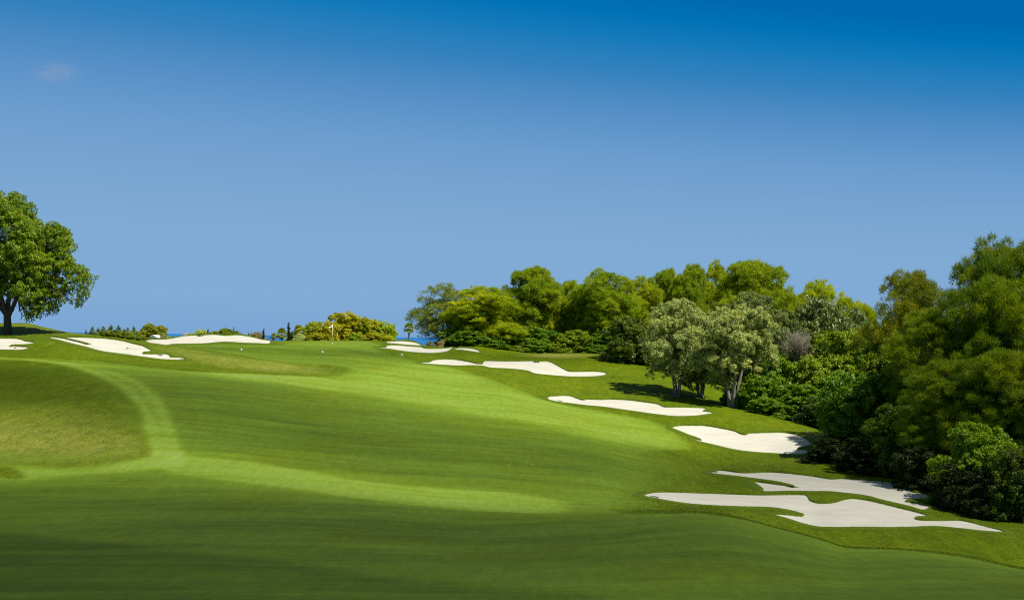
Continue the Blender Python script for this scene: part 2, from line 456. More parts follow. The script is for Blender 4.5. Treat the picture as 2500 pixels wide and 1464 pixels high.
DRY = [
 ([(-300, 1030), (0, 1030), (120, 1045), (340, 1060), (365, 1102), (250, 1124), (0, 1120), (-300, 1115)], .5, 8, 14),
 ([(0, 985), (250, 1000), (330, 1030), (200, 1060), (0, 1040)], .2, 8, 14),
 ([(400, 845), (560, 870), (700, 888), (790, 902), (800, 908), (700, 910), (560, 895), (430, 870)], .42, 3, 8),
 ([(1290, 864), (1450, 864), (1400, 872), (1300, 872)], .7, 1, 6),
 ([(1950, 1055), (2020, 1058), (2000, 1090), (1980, 1080)], .3, 2, 6),
 ([(30, 790), (180, 815), (120, 812), (30, 800)], .35, 2, 6),
]
for p, s, ry, rx in DRY: dry += s * ground_mask(p, ry, rx)
BUNK = [
 ('A', 'large pale sand bunker nearest the camera at lower right with two grass fingers', 0, [(1573, 1210), (1609, 1203), (1732, 1206), (1847, 1210), (1966, 1210), (1976, 1223), (1997, 1230), (2032, 1229), (2074, 1219), (2116, 1223), (2193, 1241), (2260, 1259), (2235, 1262), (2231, 1267), (2250, 1272), (2308, 1272), (2350, 1273), (2404, 1286), (2450, 1300), (2346, 1291), (2270, 1286), (2154, 1288), (2078, 1288), (2001, 1286), (1962, 1279), (1928, 1269), (1891, 1258), (1916, 1258), (1959, 1262), (1962, 1256), (1924, 1246), (1866, 1238), (1770, 1237), (1674, 1229), (1598, 1218)]),
 ('B', 'long sand bunker just behind the nearest one, partly shaded by dark bushes', 0, [(1737, 1154), (1761, 1150), (1814, 1156), (1873, 1154), (1921, 1157), (1983, 1164), (2027, 1171), (2056, 1170), (2104, 1173), (2155, 1177), (2192, 1181), (2220, 1188), (2224, 1202), (2260, 1207), (2268, 1217), (2220, 1220), (2209, 1226), (2240, 1230), (2268, 1238), (2252, 1246), (2224, 1237), (2192, 1229), (2152, 1220), (2120, 1212), (2060, 1204), (2016, 1199.5), (1928, 1200), (1866, 1200), (1862, 1192), (1853, 1185), (1843, 1178), (1873, 1181), (1928, 1189), (1941, 1192), (1939, 1186), (1895, 1176), (1840, 1167.5), (1789, 1162), (1748, 1158)]),
 ('C', 'heart shaped white sand bunker on the right slope below the bushes', 0, [(1642, 1045), (1652, 1041), (1686, 1040), (1720, 1040.5), (1750, 1045), (1793, 1054), (1809, 1061), (1819, 1063), (1828, 1059), (1870, 1057.5), (1910, 1057), (1945, 1063), (1966, 1072), (1979, 1083), (1978, 1086), (1948, 1094), (1945, 1098.5), (1964, 1099), (1974, 1102), (1963, 1107.6), (1944, 1109), (1902, 1108), (1854, 1105), (1798, 1098), (1766, 1091.6), (1713, 1079), (1692, 1071.6), (1712, 1076.5), (1712, 1073), (1702, 1068), (1678, 1060), (1654, 1050)]),
 ('D', 'long white sand bunker in front of the olive trees', 0, [(1337, 972), (1343, 969), (1375, 967), (1394, 968.4), (1407, 973.6), (1423, 978), (1433, 976), (1468, 977), (1490, 976), (1536, 978), (1571, 982.5), (1605, 987.7), (1621, 994.6), (1657, 995.4), (1691, 996), (1723, 998), (1715, 1004), (1739, 1008.7), (1708, 1014), (1657, 1016), (1622, 1014), (1588, 1010), (1536, 1002), (1485, 995.4), (1433, 990), (1387, 984), (1364, 981.7), (1342, 977)]),
 ('E', 'wide winding grey white sand bunker in the middle below the pine grove', 0, [(1027, 886.7), (1049, 885), (1058, 880.5), (1082, 878), (1111, 879), (1140, 883.6), (1166, 889.6), (1178, 889), (1183, 882.4), (1246, 883), (1306, 882.4), (1306, 886), (1318, 883.6), (1332, 883), (1346, 886), (1361, 894), (1380, 904.5), (1392, 908.3), (1452, 908), (1474, 910), (1480, 913.6), (1471, 917), (1447, 919.6), (1392, 919), (1344, 916.5), (1308, 912.4), (1289, 905), (1260, 901.6), (1200, 898), (1176, 893), (1116, 892.7), (1054, 890)]),
 ('F', 'white sand bunker beside the green with its sand curling up to the right', 150, [(923, 850), (943, 849), (944, 845), (962, 843.5), (1003, 846.4), (1027, 847.6), (1039, 851.7), (1068, 852), (1092, 850.7), (1105, 849.3), (1090, 858), (1054, 862.7), (1020, 860.8), (984, 857), (948, 852.4)]),
 ('F', 'thin strip of sand on the knoll below the lone palm', 150, [(945, 835), (977, 833.3), (1001, 835), (1020, 839), (1031, 846), (1010, 844.5), (972, 840.4), (945, 838)]),
 ('F', 'smallest sliver of sand on the mound left of the pine grove', 150, [(1109, 854), (1121, 850.5), (1145, 851), (1164, 854.8), (1171, 860), (1152, 858.4), (1128, 855)]),
 ('G', 'broad white sand bunker on the skyline left of the green', 177, [(356, 834), (372, 829.6), (406, 829), (440, 823), (464, 820), (482, 819.2), (486, 822), (492, 819.8), (524, 818), (554, 820.6), (580, 819), (610, 823), (640, 830), (660, 833), (655, 840), (620, 838.4), (546, 835.4), (500, 838.4), (420, 841), (405, 843), (385, 841)]),
 ('H', 'white sand bunker below the left ridge with a ragged right end', 0, [(124, 826), (127, 824), (157, 828), (180, 833.5), (200, 838.5), (215, 842.5), (217, 840), (200, 835), (180, 830), (162, 825), (180, 824.5), (224, 826), (260, 828), (296, 833), (324, 840), (348, 846), (360, 852), (368, 856.6), (350, 860), (347, 865), (380, 866), (408, 865.5), (413, 869), (417, 873.6), (448, 874.5), (451, 877), (440, 879.6), (400, 878), (348, 871), (262, 860), (220, 850), (180, 839.6), (150, 832)]),
 ('I', 'white sand bunker at the left edge below the big tree', 0, [(-90, 830), (-40, 827), (0, 827.4), (40, 828), (52, 830.5), (62, 834), (82, 838), (62, 841), (43, 842), (26, 843), (24.5, 848), (34, 846), (48, 846.6), (60, 848), (68, 850), (61, 853), (48, 855), (29, 855), (0, 854), (-60, 853)]),
]
for _k, _l, ym, pl in BUNK: nap_and_light -= .8 * ground_mask(pl, 4, 6, ym or 40.0)  # ring of darker grass round each bunker
nr, nc = ZG.shape
gx, gy = np.broadcast_to(XG, ZG.shape), np.broadcast_to(YV[:, None], ZG.shape)
vid = np.arange(nr * nc).reshape(nr, nc)
quads = np.stack([vid[:-1, :-1], vid[:-1, 1:], vid[1:, 1:], vid[1:, :-1]], -1).reshape(-1, 4)
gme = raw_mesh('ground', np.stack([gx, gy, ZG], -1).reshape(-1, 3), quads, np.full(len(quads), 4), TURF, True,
               {'fair': ('POINT', fair.ravel()), 'nap_and_light': ('POINT', nap_and_light.ravel()), 'dry': ('POINT', dry.ravel())})
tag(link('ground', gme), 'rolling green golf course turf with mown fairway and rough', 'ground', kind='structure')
# the land round and behind the camera
mb = MB()
mb.add([(-1500, -300, 1.7), (1500, -300, 1.7), (1500, 7, 1.7), (-1500, 7, 1.7)], [(0, 1, 2, 3)])
lm = mb.mesh('lawn', TURF)
lm.attributes.new('fair', 'FLOAT', 'POINT').data.foreach_set('value', np.ones(4, np.float32))
tag(link('lawn', lm), 'flat mown grass behind the camera in front of the fairway', 'ground', kind='structure')

# standing blades of the rough
def rough_blades():
    nB = 420000
    px = rng.uniform(-60, 2560, nB * 3)
    y = rng.uniform(62, 185, nB * 3); a_ = (px - 1250) / F; x = a_ * y
    jj = np.clip(np.searchsorted(AV, a_), 0, len(AV) - 1); ii = np.clip(np.searchsorted(YV, y), 0, len(YV) - 1)
    ok = (rng.uniform(0, 1, len(y)) < np.clip(1 - fair[ii, jj] * 1.25, 0, 1) ** 1.3) & (rng.uniform(0, 1, len(y)) < np.clip(1.25 - y / 190, .2, 1)) & (y < 168)
    for _k, _l, ym, pl in BUNK:
        w = np.array([hit(p_[0], p_[1], ym or 40.0) for p_ in smooth_poly(pl, 8)])
        near = ok & (x > w[:, 0].min() - 1) & (x < w[:, 0].max() + 1) & (y > w[:, 1].min() - 1) & (y < w[:, 1].max() + 1)
        q = np.nonzero(near)[0]; ok[q[in_poly(w, x[q], y[q])]] = False
    q = np.nonzero(ok)[0][:nB]; x, y = x[q], y[q]; n = len(q)
    z = ground(x, y); P = np.stack([x, y, z - .01], 1)
    clump_ = .5 + .5 * np.sin(x * 1.7 + np.sin(y * 1.1)) * np.sin(y * 1.3 + np.sin(x * .7))
    h = rng.uniform(.03, .085, n) * (.7 + .6 * clump_)
    an = rng.uniform(0, 6.28, n); S_ = np.stack([np.cos(an), np.sin(an), 0 * an], 1) * rng.uniform(.010, .022, n)[:, None]
    tip = P + np.stack([rng.normal(0, .35, n) * h, rng.normal(0, .35, n) * h, h], 1)
    co = np.stack([P - S_, P + S_, tip], 1).reshape(-1, 3)
    t_ = np.clip(rng.normal(.5, .22, n) + .18 * (clump_ - .5), 0, 1)
    return raw_mesh('rough_grass', co, np.arange(3 * n), np.full(n, 3), leaf_material('rough_blades', .45, (1.35, 1.25, 1.1), (.72, .76, .7), .02), False, {'tint': ('FACE', t_)})


rg = link('rough_grass', rough_blades()); rg.color = (.118, .160, .004, 1)
tag(rg, 'short standing grass blades of the rough round the bunkers', 'grass', None, 'stuff')

# sea
m, nt, out = new_mat('sea_water')
w = noise(nt, scaled_pos(nt, .002, .0006, 1), 1.0, 4, .6)
c = mixc(nt, w, (.010, .105, .30), (.016, .135, .36))
b = N(nt, 'ShaderNodeBsdfPrincipled', i_Roughness=.5); b.inputs['Specular IOR Level'].default_value = .12
bm_ = N(nt, 'ShaderNodeBump', i_Strength=.3, i_Distance=1.0); nt.links.new(noise(nt, scaled_pos(nt, .05, .02, 1), 1.0, 4), bm_.inputs['Height'])
nt.links.new(bm_.outputs[0], b.inputs['Normal'])
nt.links.new(c, b.inputs['Base Color']); nt.links.new(b.outputs[0], out.inputs[0])
mb = MB(); SZ = -62.0
mb.add([(-90000, 500, SZ), (90000, 500, SZ), (90000, 120000, SZ), (-90000, 120000, SZ)], [(0, 1, 2, 3)])
tag(mb.build('sea', m), 'deep blue sea along the horizon behind the green', 'sea', kind='structure')

# ------------------------------------------------------------------ bunkers
LIPMAT, nt, out = new_mat('bunker_edge_turf')
P1 = scaled_pos(nt, 1, 1, 1)
c = mixc(nt, ramp01(nt, noise(nt, P1, 4.0, 4, .7), .3, .7), (.052, .088, .002), (.085, .125, .003))
b = N(nt, 'ShaderNodeBsdfPrincipled', i_Roughness=.85); b.inputs['Specular IOR Level'].default_value = .1
nt.links.new(c, b.inputs['Base Color']); nt.links.new(b.outputs[0], out.inputs[0])


def build_bunker(kind, label, ymin, outline):
    P = smooth_poly(outline, 2.2)
    W = np.array([hit(x, y, ymin or 40.0) for x, y in P])
    # even spacing on the ground, small natural raggedness
    keep = [0]
    for i in range(1, len(W)):
        if np.linalg.norm(W[i] - W[keep[-1]]) > .16: keep.append(i)
    W = W[keep]
    res = []
    for i in range(len(W)):
        a, b_ = W[i], W[(i + 1) % len(W)]
        m = max(1, int(np.linalg.norm(b_ - a) / .30))
        for t in range(m): res.append(a + (b_ - a) * t / m)
    W = np.array(res)
    area = .5 * np.sum(W[:, 0] * np.roll(W[:, 1], -1) - np.roll(W[:, 0], -1) * W[:, 1])
    if area < 0: W = W[::-1]
    W = W + rng.normal(0, .022, W.shape)
    n = len(W)
    T = np.roll(W, -1, 0) - np.roll(W, 1, 0); T /= np.linalg.norm(T, axis=1)[:, None] + 1e-9
    O = np.stack([T[:, 1], -T[:, 0]], 1)              # outward
    x0, y0 = W.min(0); x1, y1 = W.max(0)
    st = max(.35, math.sqrt((x1 - x0) * (y1 - y0) / 5000))
    gxx, gyy = np.meshgrid(np.arange(x0, x1, st), np.arange(y0, y1, st))
    g = np.stack([gxx.ravel(), gyy.ravel()], 1) + rng.normal(0, st * .1, (gxx.size, 2))
    g = g[in_poly(W, g[:, 0], g[:, 1])]
    if len(g):
        d = np.min(np.linalg.norm(g[:, None, :] - W[None, ::2, :], axis=2), axis=1)
        g = g[d > st * .45]
    pts = [Vector(p) for p in W] + [Vector(p) for p in g]
    v2, _, f2, *_r = geometry.delaunay_2d_cdt(pts, [], [list(range(n))], 1, 1e-5)
    V = np.array([tuple(v) for v in v2])
    dd = np.min(np.linalg.norm(V[:, None, :] - W[None, ::3, :], axis=2), axis=1)
    z = ground(V[:, 0], V[:, 1]) + .05 + .02 * np.sin(V[:, 0] * 1.3) * np.sin(V[:, 1] * .9) * np.clip(dd, 0, 1)
    sand = raw_mesh('bunker', np.column_stack([V, z]), [i for f in f2 for i in f], [len(f) for f in f2], SAND, True)
    o = link('bunker', sand)
    tag(o, label, 'sand bunker', 'sand bunkers along the hole', 'structure')
    gz = lambda Q: ground(Q[:, 0], Q[:, 1])
    h = .055 + .18 * np.clip(O[:, 1], 0, 1) + .025 * np.sin(np.arange(n) * .21)
    rows = [(W - O * .03, -.03), (W + O * .02, h * .55), (W + O * .12, h), (W + O * .40, h * .55), (W + O * .85, -.04)]
    co = np.concatenate([np.column_stack([Q, gz(Q) + .05 + hh]) for Q, hh in rows])
    idx = []
    for r in range(len(rows) - 1):
        for k in range(n):
            k2 = (k + 1) % n
            idx.append((r * n + k, (r + 1) * n + k, (r + 1) * n + k2, r * n + k2))
    idx = np.array(idx).ravel(); sizes = np.full((len(rows) - 1) * n, 4)
    # blades of uncut grass leaning over the rim
    m = 5 * n
    k = rng.integers(0, n, m); off = rng.uniform(-.02, .16, m)[:, None]
    B = W[k] + T[k] * rng.uniform(-.15, .15, m)[:, None] + O[k] * off
    zb = gz(B) + .05 + h[k] * .7
    tip = B - O[k] * rng.uniform(-.02, .13, m)[:, None] + T[k] * rng.normal(0, .05, m)[:, None]
    zt = zb + rng.uniform(-.03, .09, m) * (.25 + .75 * np.clip(O[k, 1], 0, 1))
    wv = T[k] * .025
    tri = np.stack([np.column_stack([B - wv, zb]), np.column_stack([B + wv, zb]), np.column_stack([tip, zt])], 1).reshape(-1, 3)
    base = len(co)
    co = np.concatenate([co, tri]); idx = np.concatenate([idx, base + np.arange(3 * m)]); sizes = np.concatenate([sizes, np.full(m, 3)])
    link('grass_edge', raw_mesh('grass_edge', co, idx, sizes, LIPMAT, False), o)


for bk in BUNK: build_bunker(*bk)

# ------------------------------------------------------------------ small objects
def make_rake():
    root = empty('bunker_rake', (0, 0, 0))
    hd = MB(); hd.box((0, 0, .085), (.62, .05, .045)); hd.box((0, .02, .11), (.10, .07, .04))
    for i in range(11): hd.tube([(-.28 + .056 * i, 0, .07), (-.28 + .056 * i, -.02, .0)], [.008, .005], 5)
    link('rake_head', hd.mesh('rake_head', DARK), root)
    hn = MB(); hn.tube([(0, .03, .11), (0, .55, .09), (0, 1.62, .045)], [.017, .017, .016], 8)
    link('handle', hn.mesh('handle', STEEL), root)
    return root


def copy_tree(o, parent=None):
    c = o.copy(); COL.objects.link(c)
    if parent: c.parent = parent
    for ch in list(o.children): copy_tree(ch, c)
    return c


RAKES = [  # photo position of the head, yaw of the handle, label
 (37, 851, -95, 'dark rake lying on the short sand tongue at the left edge'),
 (310, 852.5, -90, 'pale handled rake lying across the sand below the left ridge'),
 (391.5, 869.5, 5, 'black rake head lying flat on the narrow sand arm left of the green'),
 (445.5, 878, 215, 'rake at the very tip of the ragged left bunker'),
 (1367, 980.8, 170, 'rake at the lower left rim of the bunker below the olives'),
 (1993, 1079, 185, 'rake lying on the grass right of the heart shaped bunker'),
 (1598, 1216.5, 186, 'black rake at the left tip of the nearest bunker'),
 (2153.5, 1180.5, -97, 'black rake with its handle running under the dark bushes'),
 (1744, 1155, 140, 'rake at the left tip of the long shaded bunker'),
]
rk0 = make_rake()
for i, (px, py, yaw, lab) in enumerate(RAKES):
    o = rk0 if i == 0 else copy_tree(rk0)
    p = hit(px, py)
    o.location = (p[0], p[1], float(ground(*p)) + .06)
    e = .8
    nx = (float(ground(p[0] + e, p[1])) - float(ground(p[0] - e, p[1]))) / (2 * e)
    ny = (float(ground(p[0], p[1] + e)) - float(ground(p[0], p[1] - e))) / (2 * e)
    up = Vector((-nx, -ny, 1)).normalized()
    q = Vector((0, 0, 1)).rotation_difference(up)
    o.rotation_euler = (q.to_matrix() @ Matrix.Rotation(R(yaw), 3, 'Z')).to_euler()
    tag(o, lab, 'rake', 'rakes left by the bunkers')

# flag on the green
p = hit(811, 838); gz0 = float(ground(*p)); fh = 46.0 / F * p[1]
fl = empty('golf_flag', (p[0], p[1], gz0)); tag(fl, 'white golf flag on a cream pole standing on the green', 'flag')
mb = MB(); mb.tube([(0, 0, -.1), (0, 0, fh * .5), (0, 0, fh)], [.034, .032, .028], 10); mb.build('flagstick', POLE, fl, True)
mb = MB()
gr = [[None] * 7 for _ in range(5)]; vs = []
for a in range(7):
    for b_ in range(5):
        t, u = a / 6, b_ / 4
        top, bot = -.02 - .34 * t, -.43 - .03 * t
        zz = fh + top + (bot - top) * u
        vs.append((-.03 - .46 * t, -.05 * math.sin(t * 7 + u) - .02 * u, zz))
fs = [(a * 5 + b_, a * 5 + b_ + 1, (a + 1) * 5 + b_ + 1, (a + 1) * 5 + b_) for a in range(6) for b_ in range(4)]
nv = len(vs); vs2 = vs + [(x, y + .012, z) for x, y, z in vs]
fs2 = fs + [tuple(nv + i for i in f[::-1]) for f in fs]
mb.add(vs2, fs2); mb.build('flag', CANVAS, fl, True)
mb = MB(); mb.lathe([(.02, .07), (.06, .05), (.08, .0), (.05, -.05)], n=12); mb.build('ferrule', WHITE, fl, True)

# round white distance markers with dark side caps
def make_marker():
    r = empty('distance_marker', (0, 0, 0)); r.scale = (.85, .85, .8)
    mb = MB(); mb.lathe([(.001, .26), (.06, .25), (.11, .21), (.13, .14), (.12, .06), (.10, -.04)], n=16)
    link('dome', mb.mesh('dome', WHITE, True), r)
    for s in (-1, 1):
        mb = MB(); mb.tube([(s * .11, 0, .12), (s * .18, 0, .12)], [.085, .075], 12)
        link('cap', mb.mesh('cap', DARK, True), r)
        mb = MB(); mb.tube([(s * .18, 0, .11), (s * .24, 0, .10)], [.07, .03], 12)
        link('end_ring', mb.mesh('end_ring', WHITE, True), r)
    return r


MK = [(589, 854.5, 'white round marker on the dark apron below the skyline bunker'), (787, 860.5, 'white round marker on the fairway just below the flag'), (981, 867.5, 'white round marker below the bunker beside the green')]
mk0 = make_marker()
for i, (px, py, lab) in enumerate(MK):
    o = mk0 if i == 0 else copy_tree(mk0)
    p = hit(px, py, 176); o.location = (p[0], p[1], float(ground(*p)))
    tag(o, lab, 'marker', 'white fairway markers')


def at(px, py, Y):
    a, s = ray(px, py); return np.array([a * Y, Y, CAMZ - s * Y])


# white hut behind the skyline and two small sunshades
b0 = at(381, 829, 420.0); hz = float(ground(b0[0], 420)); top = at(381, 817.5, 420)[2]
hut = empty('hut', (b0[0], 420, hz), R(-25)); hut.scale = (1.2, 1.2, 1); tag(hut, 'small white hut with a pitched roof behind the skyline bunker', 'hut')
wl = top - hz - .75
mb = MB(); mb.box((0, 0, wl / 2), (2.5, 2.2, wl)); mb.add([(-1.25, -1.1, wl), (1.25, -1.1, wl), (0, -1.1, wl + .7)], [(0, 1, 2)]); mb.add([(-1.25, 1.1, wl), (1.25, 1.1, wl), (0, 1.1, wl + .7)], [(0, 2, 1)])
mb.build('wall', WHITE, hut)
mb = MB()
for s in (-1, 1):
    ang = math.atan2(.7, 1.25)
    mb.box((s * .70, 0, wl + .36), (1.62, 2.6, .07), Matrix.Rotation(s * ang, 3, 'Y'))
rf = mb.build('roof', WHITE, hut)
mb = MB()
for k in range(5): mb.box((.72, -1.0 + .5 * k, wl + .41), (1.5, .05, .05), Matrix.Rotation(math.atan2(.7, 1.25), 3, 'Y'))
mb.build('roof_ridge', ROOFM, rf)
mb = MB(); mb.box((.3, -1.12, .9), (.7, .06, 1.8)); mb.build('door', ROOFM, hut)


def make_shade():
    r = empty('sunshade', (0, 0, 0))
    mb = MB(); mb.lathe([(.001, 2.45), (.22, 2.34), (.50, 2.16), (.62, 2.02), (.60, 1.99), (.02, 2.25)], n=16)
    link('canopy', mb.mesh('canopy', CANVAS, True), r)
    mb = MB(); mb.tube([(0, 0, 0), (0, 0, 2.3)], [.03, .03], 8); link('pole', mb.mesh('pole', STEEL), r)
    return r


sh0 = make_shade()
for i, (px, py, lab) in enumerate([(340, 826.2, 'small white sunshade just above the left ridge beside the hedge'), (651, 826.5, 'small white sunshade top at the right end of the skyline bunker')]):
    o = sh0 if i == 0 else copy_tree(sh0)
    t = at(px, py, 420.0); o.location = (t[0], 420.0, t[2] - 2.45); tag(o, lab, 'sunshade', 'white sunshades behind the course')
    gzz = float(ground(t[0], 420.0))
    o.location[2] = t[2] - 2.45; o.scale = (1, 1, 1)

# ------------------------------------------------------------------ foliage generators
def unit(v): return v / (np.linalg.norm(v, axis=-1, keepdims=True) + 1e-9)


def sphere_dirs(n, up=0.0):
    v = rng.normal(size=(n, 3)); v = unit(v)
    if up: v = unit(v + np.array([0, 0, up]))
    return v


def leaves_mesh(name, P, D, Nn, L, Wd, tint, mat, needle=False):
    n = len(P)
    S = unit(np.cross(D, Nn))
    L = np.broadcast_to(L, n)[:, None]; Wd = np.broadcast_to(Wd, n)[:, None]
    if needle:
        co = np.stack([P - S * Wd * .5, P + S * Wd * .5, P + D * L], 1).reshape(-1, 3)
        return raw_mesh(name, co, np.arange(3 * n), np.full(n, 3), mat, False, {'tint': ('FACE', tint)})
    up = unit(np.cross(S, D)) * (L * .12)
    co = np.stack([P - D * L * .5, P + S * Wd * .5 + up, P + D * L * .5, P - S * Wd * .5 + up], 1).reshape(-1, 3)
    return raw_mesh(name, co, np.arange(4 * n), np.full(n, 4), mat, False, {'tint': ('FACE', tint)})


def crown_leaves(lobes, style, nleaf, L, W, sub=14, subr=.42, up=.25, mat=None, name='crown', shell=.62):
    """lobes: (centre, radii) -> sub-clumps on every lobe -> leaves on every sub-clump"""
    lobes = [(np.array(c, float), np.array(r, float) * np.ones(3)) for c, r in lobes]
    area = np.array([(r[0] * r[1] + r[1] * r[2] + r[0] * r[2]) for _, r in lobes])
    C, Rr, TT, AX = [], [], [], []
    for (c, r), ar in zip(lobes, area):
        k = max(5, int(sub * (ar / area.mean()) ** .7))
        d = sphere_dirs(k, up)
        pos = c + d * r * rng.uniform(.55, 1.0, (k, 1))
        C.append(pos); AX.append(unit(d * 1.0 + np.array([0, 0, .25])))
        Rr.append(np.mean(r) * subr * rng.uniform(.6, 1.35, k)); TT.append(np.full(k, rng.normal(.5, .13)) + rng.normal(0, .10, k))
    C, Rr, TT, AX = np.concatenate(C), np.concatenate(Rr), np.concatenate(TT), np.concatenate(AX)
    w = Rr ** 2; cnt = np.maximum(6, (nleaf * w / w.sum()).astype(int))
    idx = np.repeat(np.arange(len(C)), cnt); n = len(idx)
    d = unit(sphere_dirs(n) + AX[idx] * .55 + np.array([0, 0, 0.25 if style == 'needle' else .15]))
    rad = rng.uniform(shell ** 2, 1, n) ** .5
    P = C[idx] + d * (Rr[idx] * rad)[:, None] * np.array([1, 1, .85])
    tint = np.clip(TT[idx] + rng.normal(0, .16, n), 0, 1)
    if style == 'needle':
        D = unit(d * .45 + AX[idx] * .35 + rng.normal(0, .62, (n, 3)) + np.array([0, 0, .28])); Nn = unit(rng.normal(0, .55, (n, 3)) + d * 1.1 + np.array([0, 0, .25]))
        return leaves_mesh(name, P, D, Nn, L * rng.uniform(.6, 1.3, n), W * rng.uniform(.7, 1.3, n), tint, mat or NEEDLE, True)
    if style == 'droop':
        D = unit(rng.normal(0, .5, (n, 3)) + d * .25 + np.array([0, 0, -.7]))
    else:
        D = unit(rng.normal(0, .8, (n, 3)) + d * .3)
    Nn = unit(d + rng.normal(0, .55, (n, 3)) + np.array([0, 0, .35]))
    return leaves_mesh(name, P, D, Nn, L * rng.uniform(.6, 1.35, n), W * rng.uniform(.6, 1.35, n), tint, mat or LEAF)


def scatter_lobes(n, shape, r0, r1, zlo, zhi, wide, inner=.78, zs=(.65, .9)):
    """lobes on the skin of a crown whose half-width at height t is shape(t)*wide"""
    out = []
    ts = rng.permutation(n)
    for k in range(n):
        t = (ts[k] + rng.uniform(0, 1)) / n
        z = zlo + (zhi - zlo) * t
        w = wide * shape(t); a = k * 2.39996 + rng.uniform(-.4, .4)
        q = inner * math.sqrt(rng.uniform(.25, 1.0))
        r = rng.uniform(r0, r1) * (.75 + .25 * shape(t))
        out.append(((math.cos(a) * w * q, math.sin(a) * w * q, z), (r, r, r * rng.uniform(*zs))))
    return out


def limb_pts(a, b, sag=.15, n=6, wob=.12):
    a, b = np.array(a, float), np.array(b, float); L = np.linalg.norm(b - a); pts = []
    w1 = rng.normal(0, wob * L * .5, 3)
    for i in range(n):
        t = i / (n - 1)
        p = a + (b - a) * t + w1 * math.sin(math.pi * t) + np.array([0, 0, -sag * L]) * math.sin(math.pi * t) + (rng.normal(0, wob * L * .12, 3) if 0 < i < n - 1 else 0)
        pts.append(p)
    return pts


def trunk_mesh(name, stems, lobes, fork, mat, limb_r=.10, nl=14, base_r=.3):
    """stems: list of polylines; limbs reach from the fork heights into lobes"""
    mb = MB()
    for st, r in stems:
        n = len(st); rad = [r * (1.25 if i == 0 else 1 - .45 * i / (n - 1)) for i in range(n)]
        mb.tube(st, rad, 9)
    pick = lobes if len(lobes) <= nl else [lobes[i] for i in rng.choice(len(lobes), nl, False)]
    tips = [st[-1] for st, _ in stems] + [st[-2] for st, _ in stems]
    for c, r in pick:
        c = np.array(c); t = min(tips, key=lambda q: np.linalg.norm(np.array(q)[:2] - c[:2]) + max(0, q[2] - c[2]) * 3)
        pts = limb_pts(t, c, .06, 6)
        mb.tube(pts, [limb_r * (1 - .8 * i / 5) for i in range(6)], 6)
        for _ in range(3):
            e = c + sphere_dirs(1, .3)[0] * np.array(r) * .9
            q = limb_pts(pts[3], e, .02, 5)
            mb.tube(q, [limb_r * .42 * (1 - .8 * i / 4) for i in range(5)], 5)
    return mb.mesh(name, mat, True)


def wobble(h, n=6, lean=(0, 0), w=.25):
    o = [(0, 0, -.4)]
    for i in range(1, n):
        t = i / (n - 1); o.append((lean[0] * t + rng.normal(0, w * .4), lean[1] * t + rng.normal(0, w * .4), h * t))
    return o


dome = lambda t: math.sqrt(max(.04, 1 - (max(0, t - .35) / .65) ** 2)) * (.62 + .38 * min(1, t / .35))
broad = lambda t: (.70 + .30 * min(1, t / .3)) * max(.05, 1 - max(0, (t - .35) / .65) ** 3) ** .5
umbr = lambda t: (.45 + .55 * min(1, t / .45)) * math.sqrt(max(.03, 1 - (max(0, t - .5) / .5) ** 2))
hemi = lambda t: math.sqrt(max(.02, 1 - t * t))
VAR = {}


def variant(key, fn):
    if key not in VAR: VAR[key] = fn()
    return VAR[key]


def pine_variant(k, needles, L, W, nl=42, shp=None):
    """10 m wide, 14 m tall pine"""
    lobes = scatter_lobes(nl, shp or (umbr if k % 2 else dome), 1.25, 2.2, 3.0, 13.0, 4.6, .92, (.85, 1.15)) + [((0, 0, 12.6), (1.7, 1.7, 1.2)), ((0, 0, 9), (2.6, 2.6, 2.2)), ((0, 0, 6.0), (2.4, 2.4, 1.8))]
    cr = crown_leaves(lobes, 'needle', needles, L, W, 34, .26, .55, NEEDLE, shell=.4)
    st = wobble(9.5, 7, (rng.uniform(-.8, .8), rng.uniform(-.8, .8)), .35)
    tr = trunk_mesh('trunk', [(st, .27)], lobes, 0, BARK, .09, 22)
    return cr, tr, 5.6, 14.0


def shrub_variant(k, leaves, L, W, nl=26, mat=None):
    """6 m wide, 6 m tall leafy shrub, foliage down to the ground"""
    lobes = scatter_lobes(nl, lambda t: hemi(t * .97) ** .8, .85, 1.35, .35, 5.2, 2.7, .86) + [((0, 0, 2.2), (1.9, 1.9, 1.8)), ((0, 0, 4.3), (1.3, 1.3, 1.0))]
    cr = crown_leaves(lobes, 'broad', leaves, L, W, 34, .27, .25, mat or LEAF, shell=.35)
    stems = [(wobble(2.6, 5, (rng.uniform(-1.2, 1.2), rng.uniform(-1.2, 1.2)), .2), .09) for _ in range(4)]
    tr = trunk_mesh('stem', stems, lobes, 0, BARK, .045, 10)
    return cr, tr, 3.3, 5.9


def conifer_variant(k, L=.20, W=.08):
    """6 m tall pointed conifer, 3 m wide"""
    lobes = []
    for i in range(26):
        t = (i + .5) / 26; a = i * 2.4; w = 1.25 * (1 - t) ** .85 * rng.uniform(.6, 1.15)
        lobes.append(((math.cos(a) * w * .75, math.sin(a) * w * .75, .3 + 5.2 * t), (.50 * (1 - .82 * t),) * 2 + (.42 * (1 - .5 * t),)))
    lobes += [((0, 0, 5.2 + .28 * q), (.16 - .03 * q, .16 - .03 * q, .22)) for q in range(5)]
    cr = crown_leaves(lobes, 'needle', 14000, L, W, 10, .48, .4, NEEDLE)
    return cr, trunk_mesh('trunk', [(wobble(4.6, 5, (0, 0), .05), .09)], lobes, 0, BARK, .03, 6), 1.5, 6.0


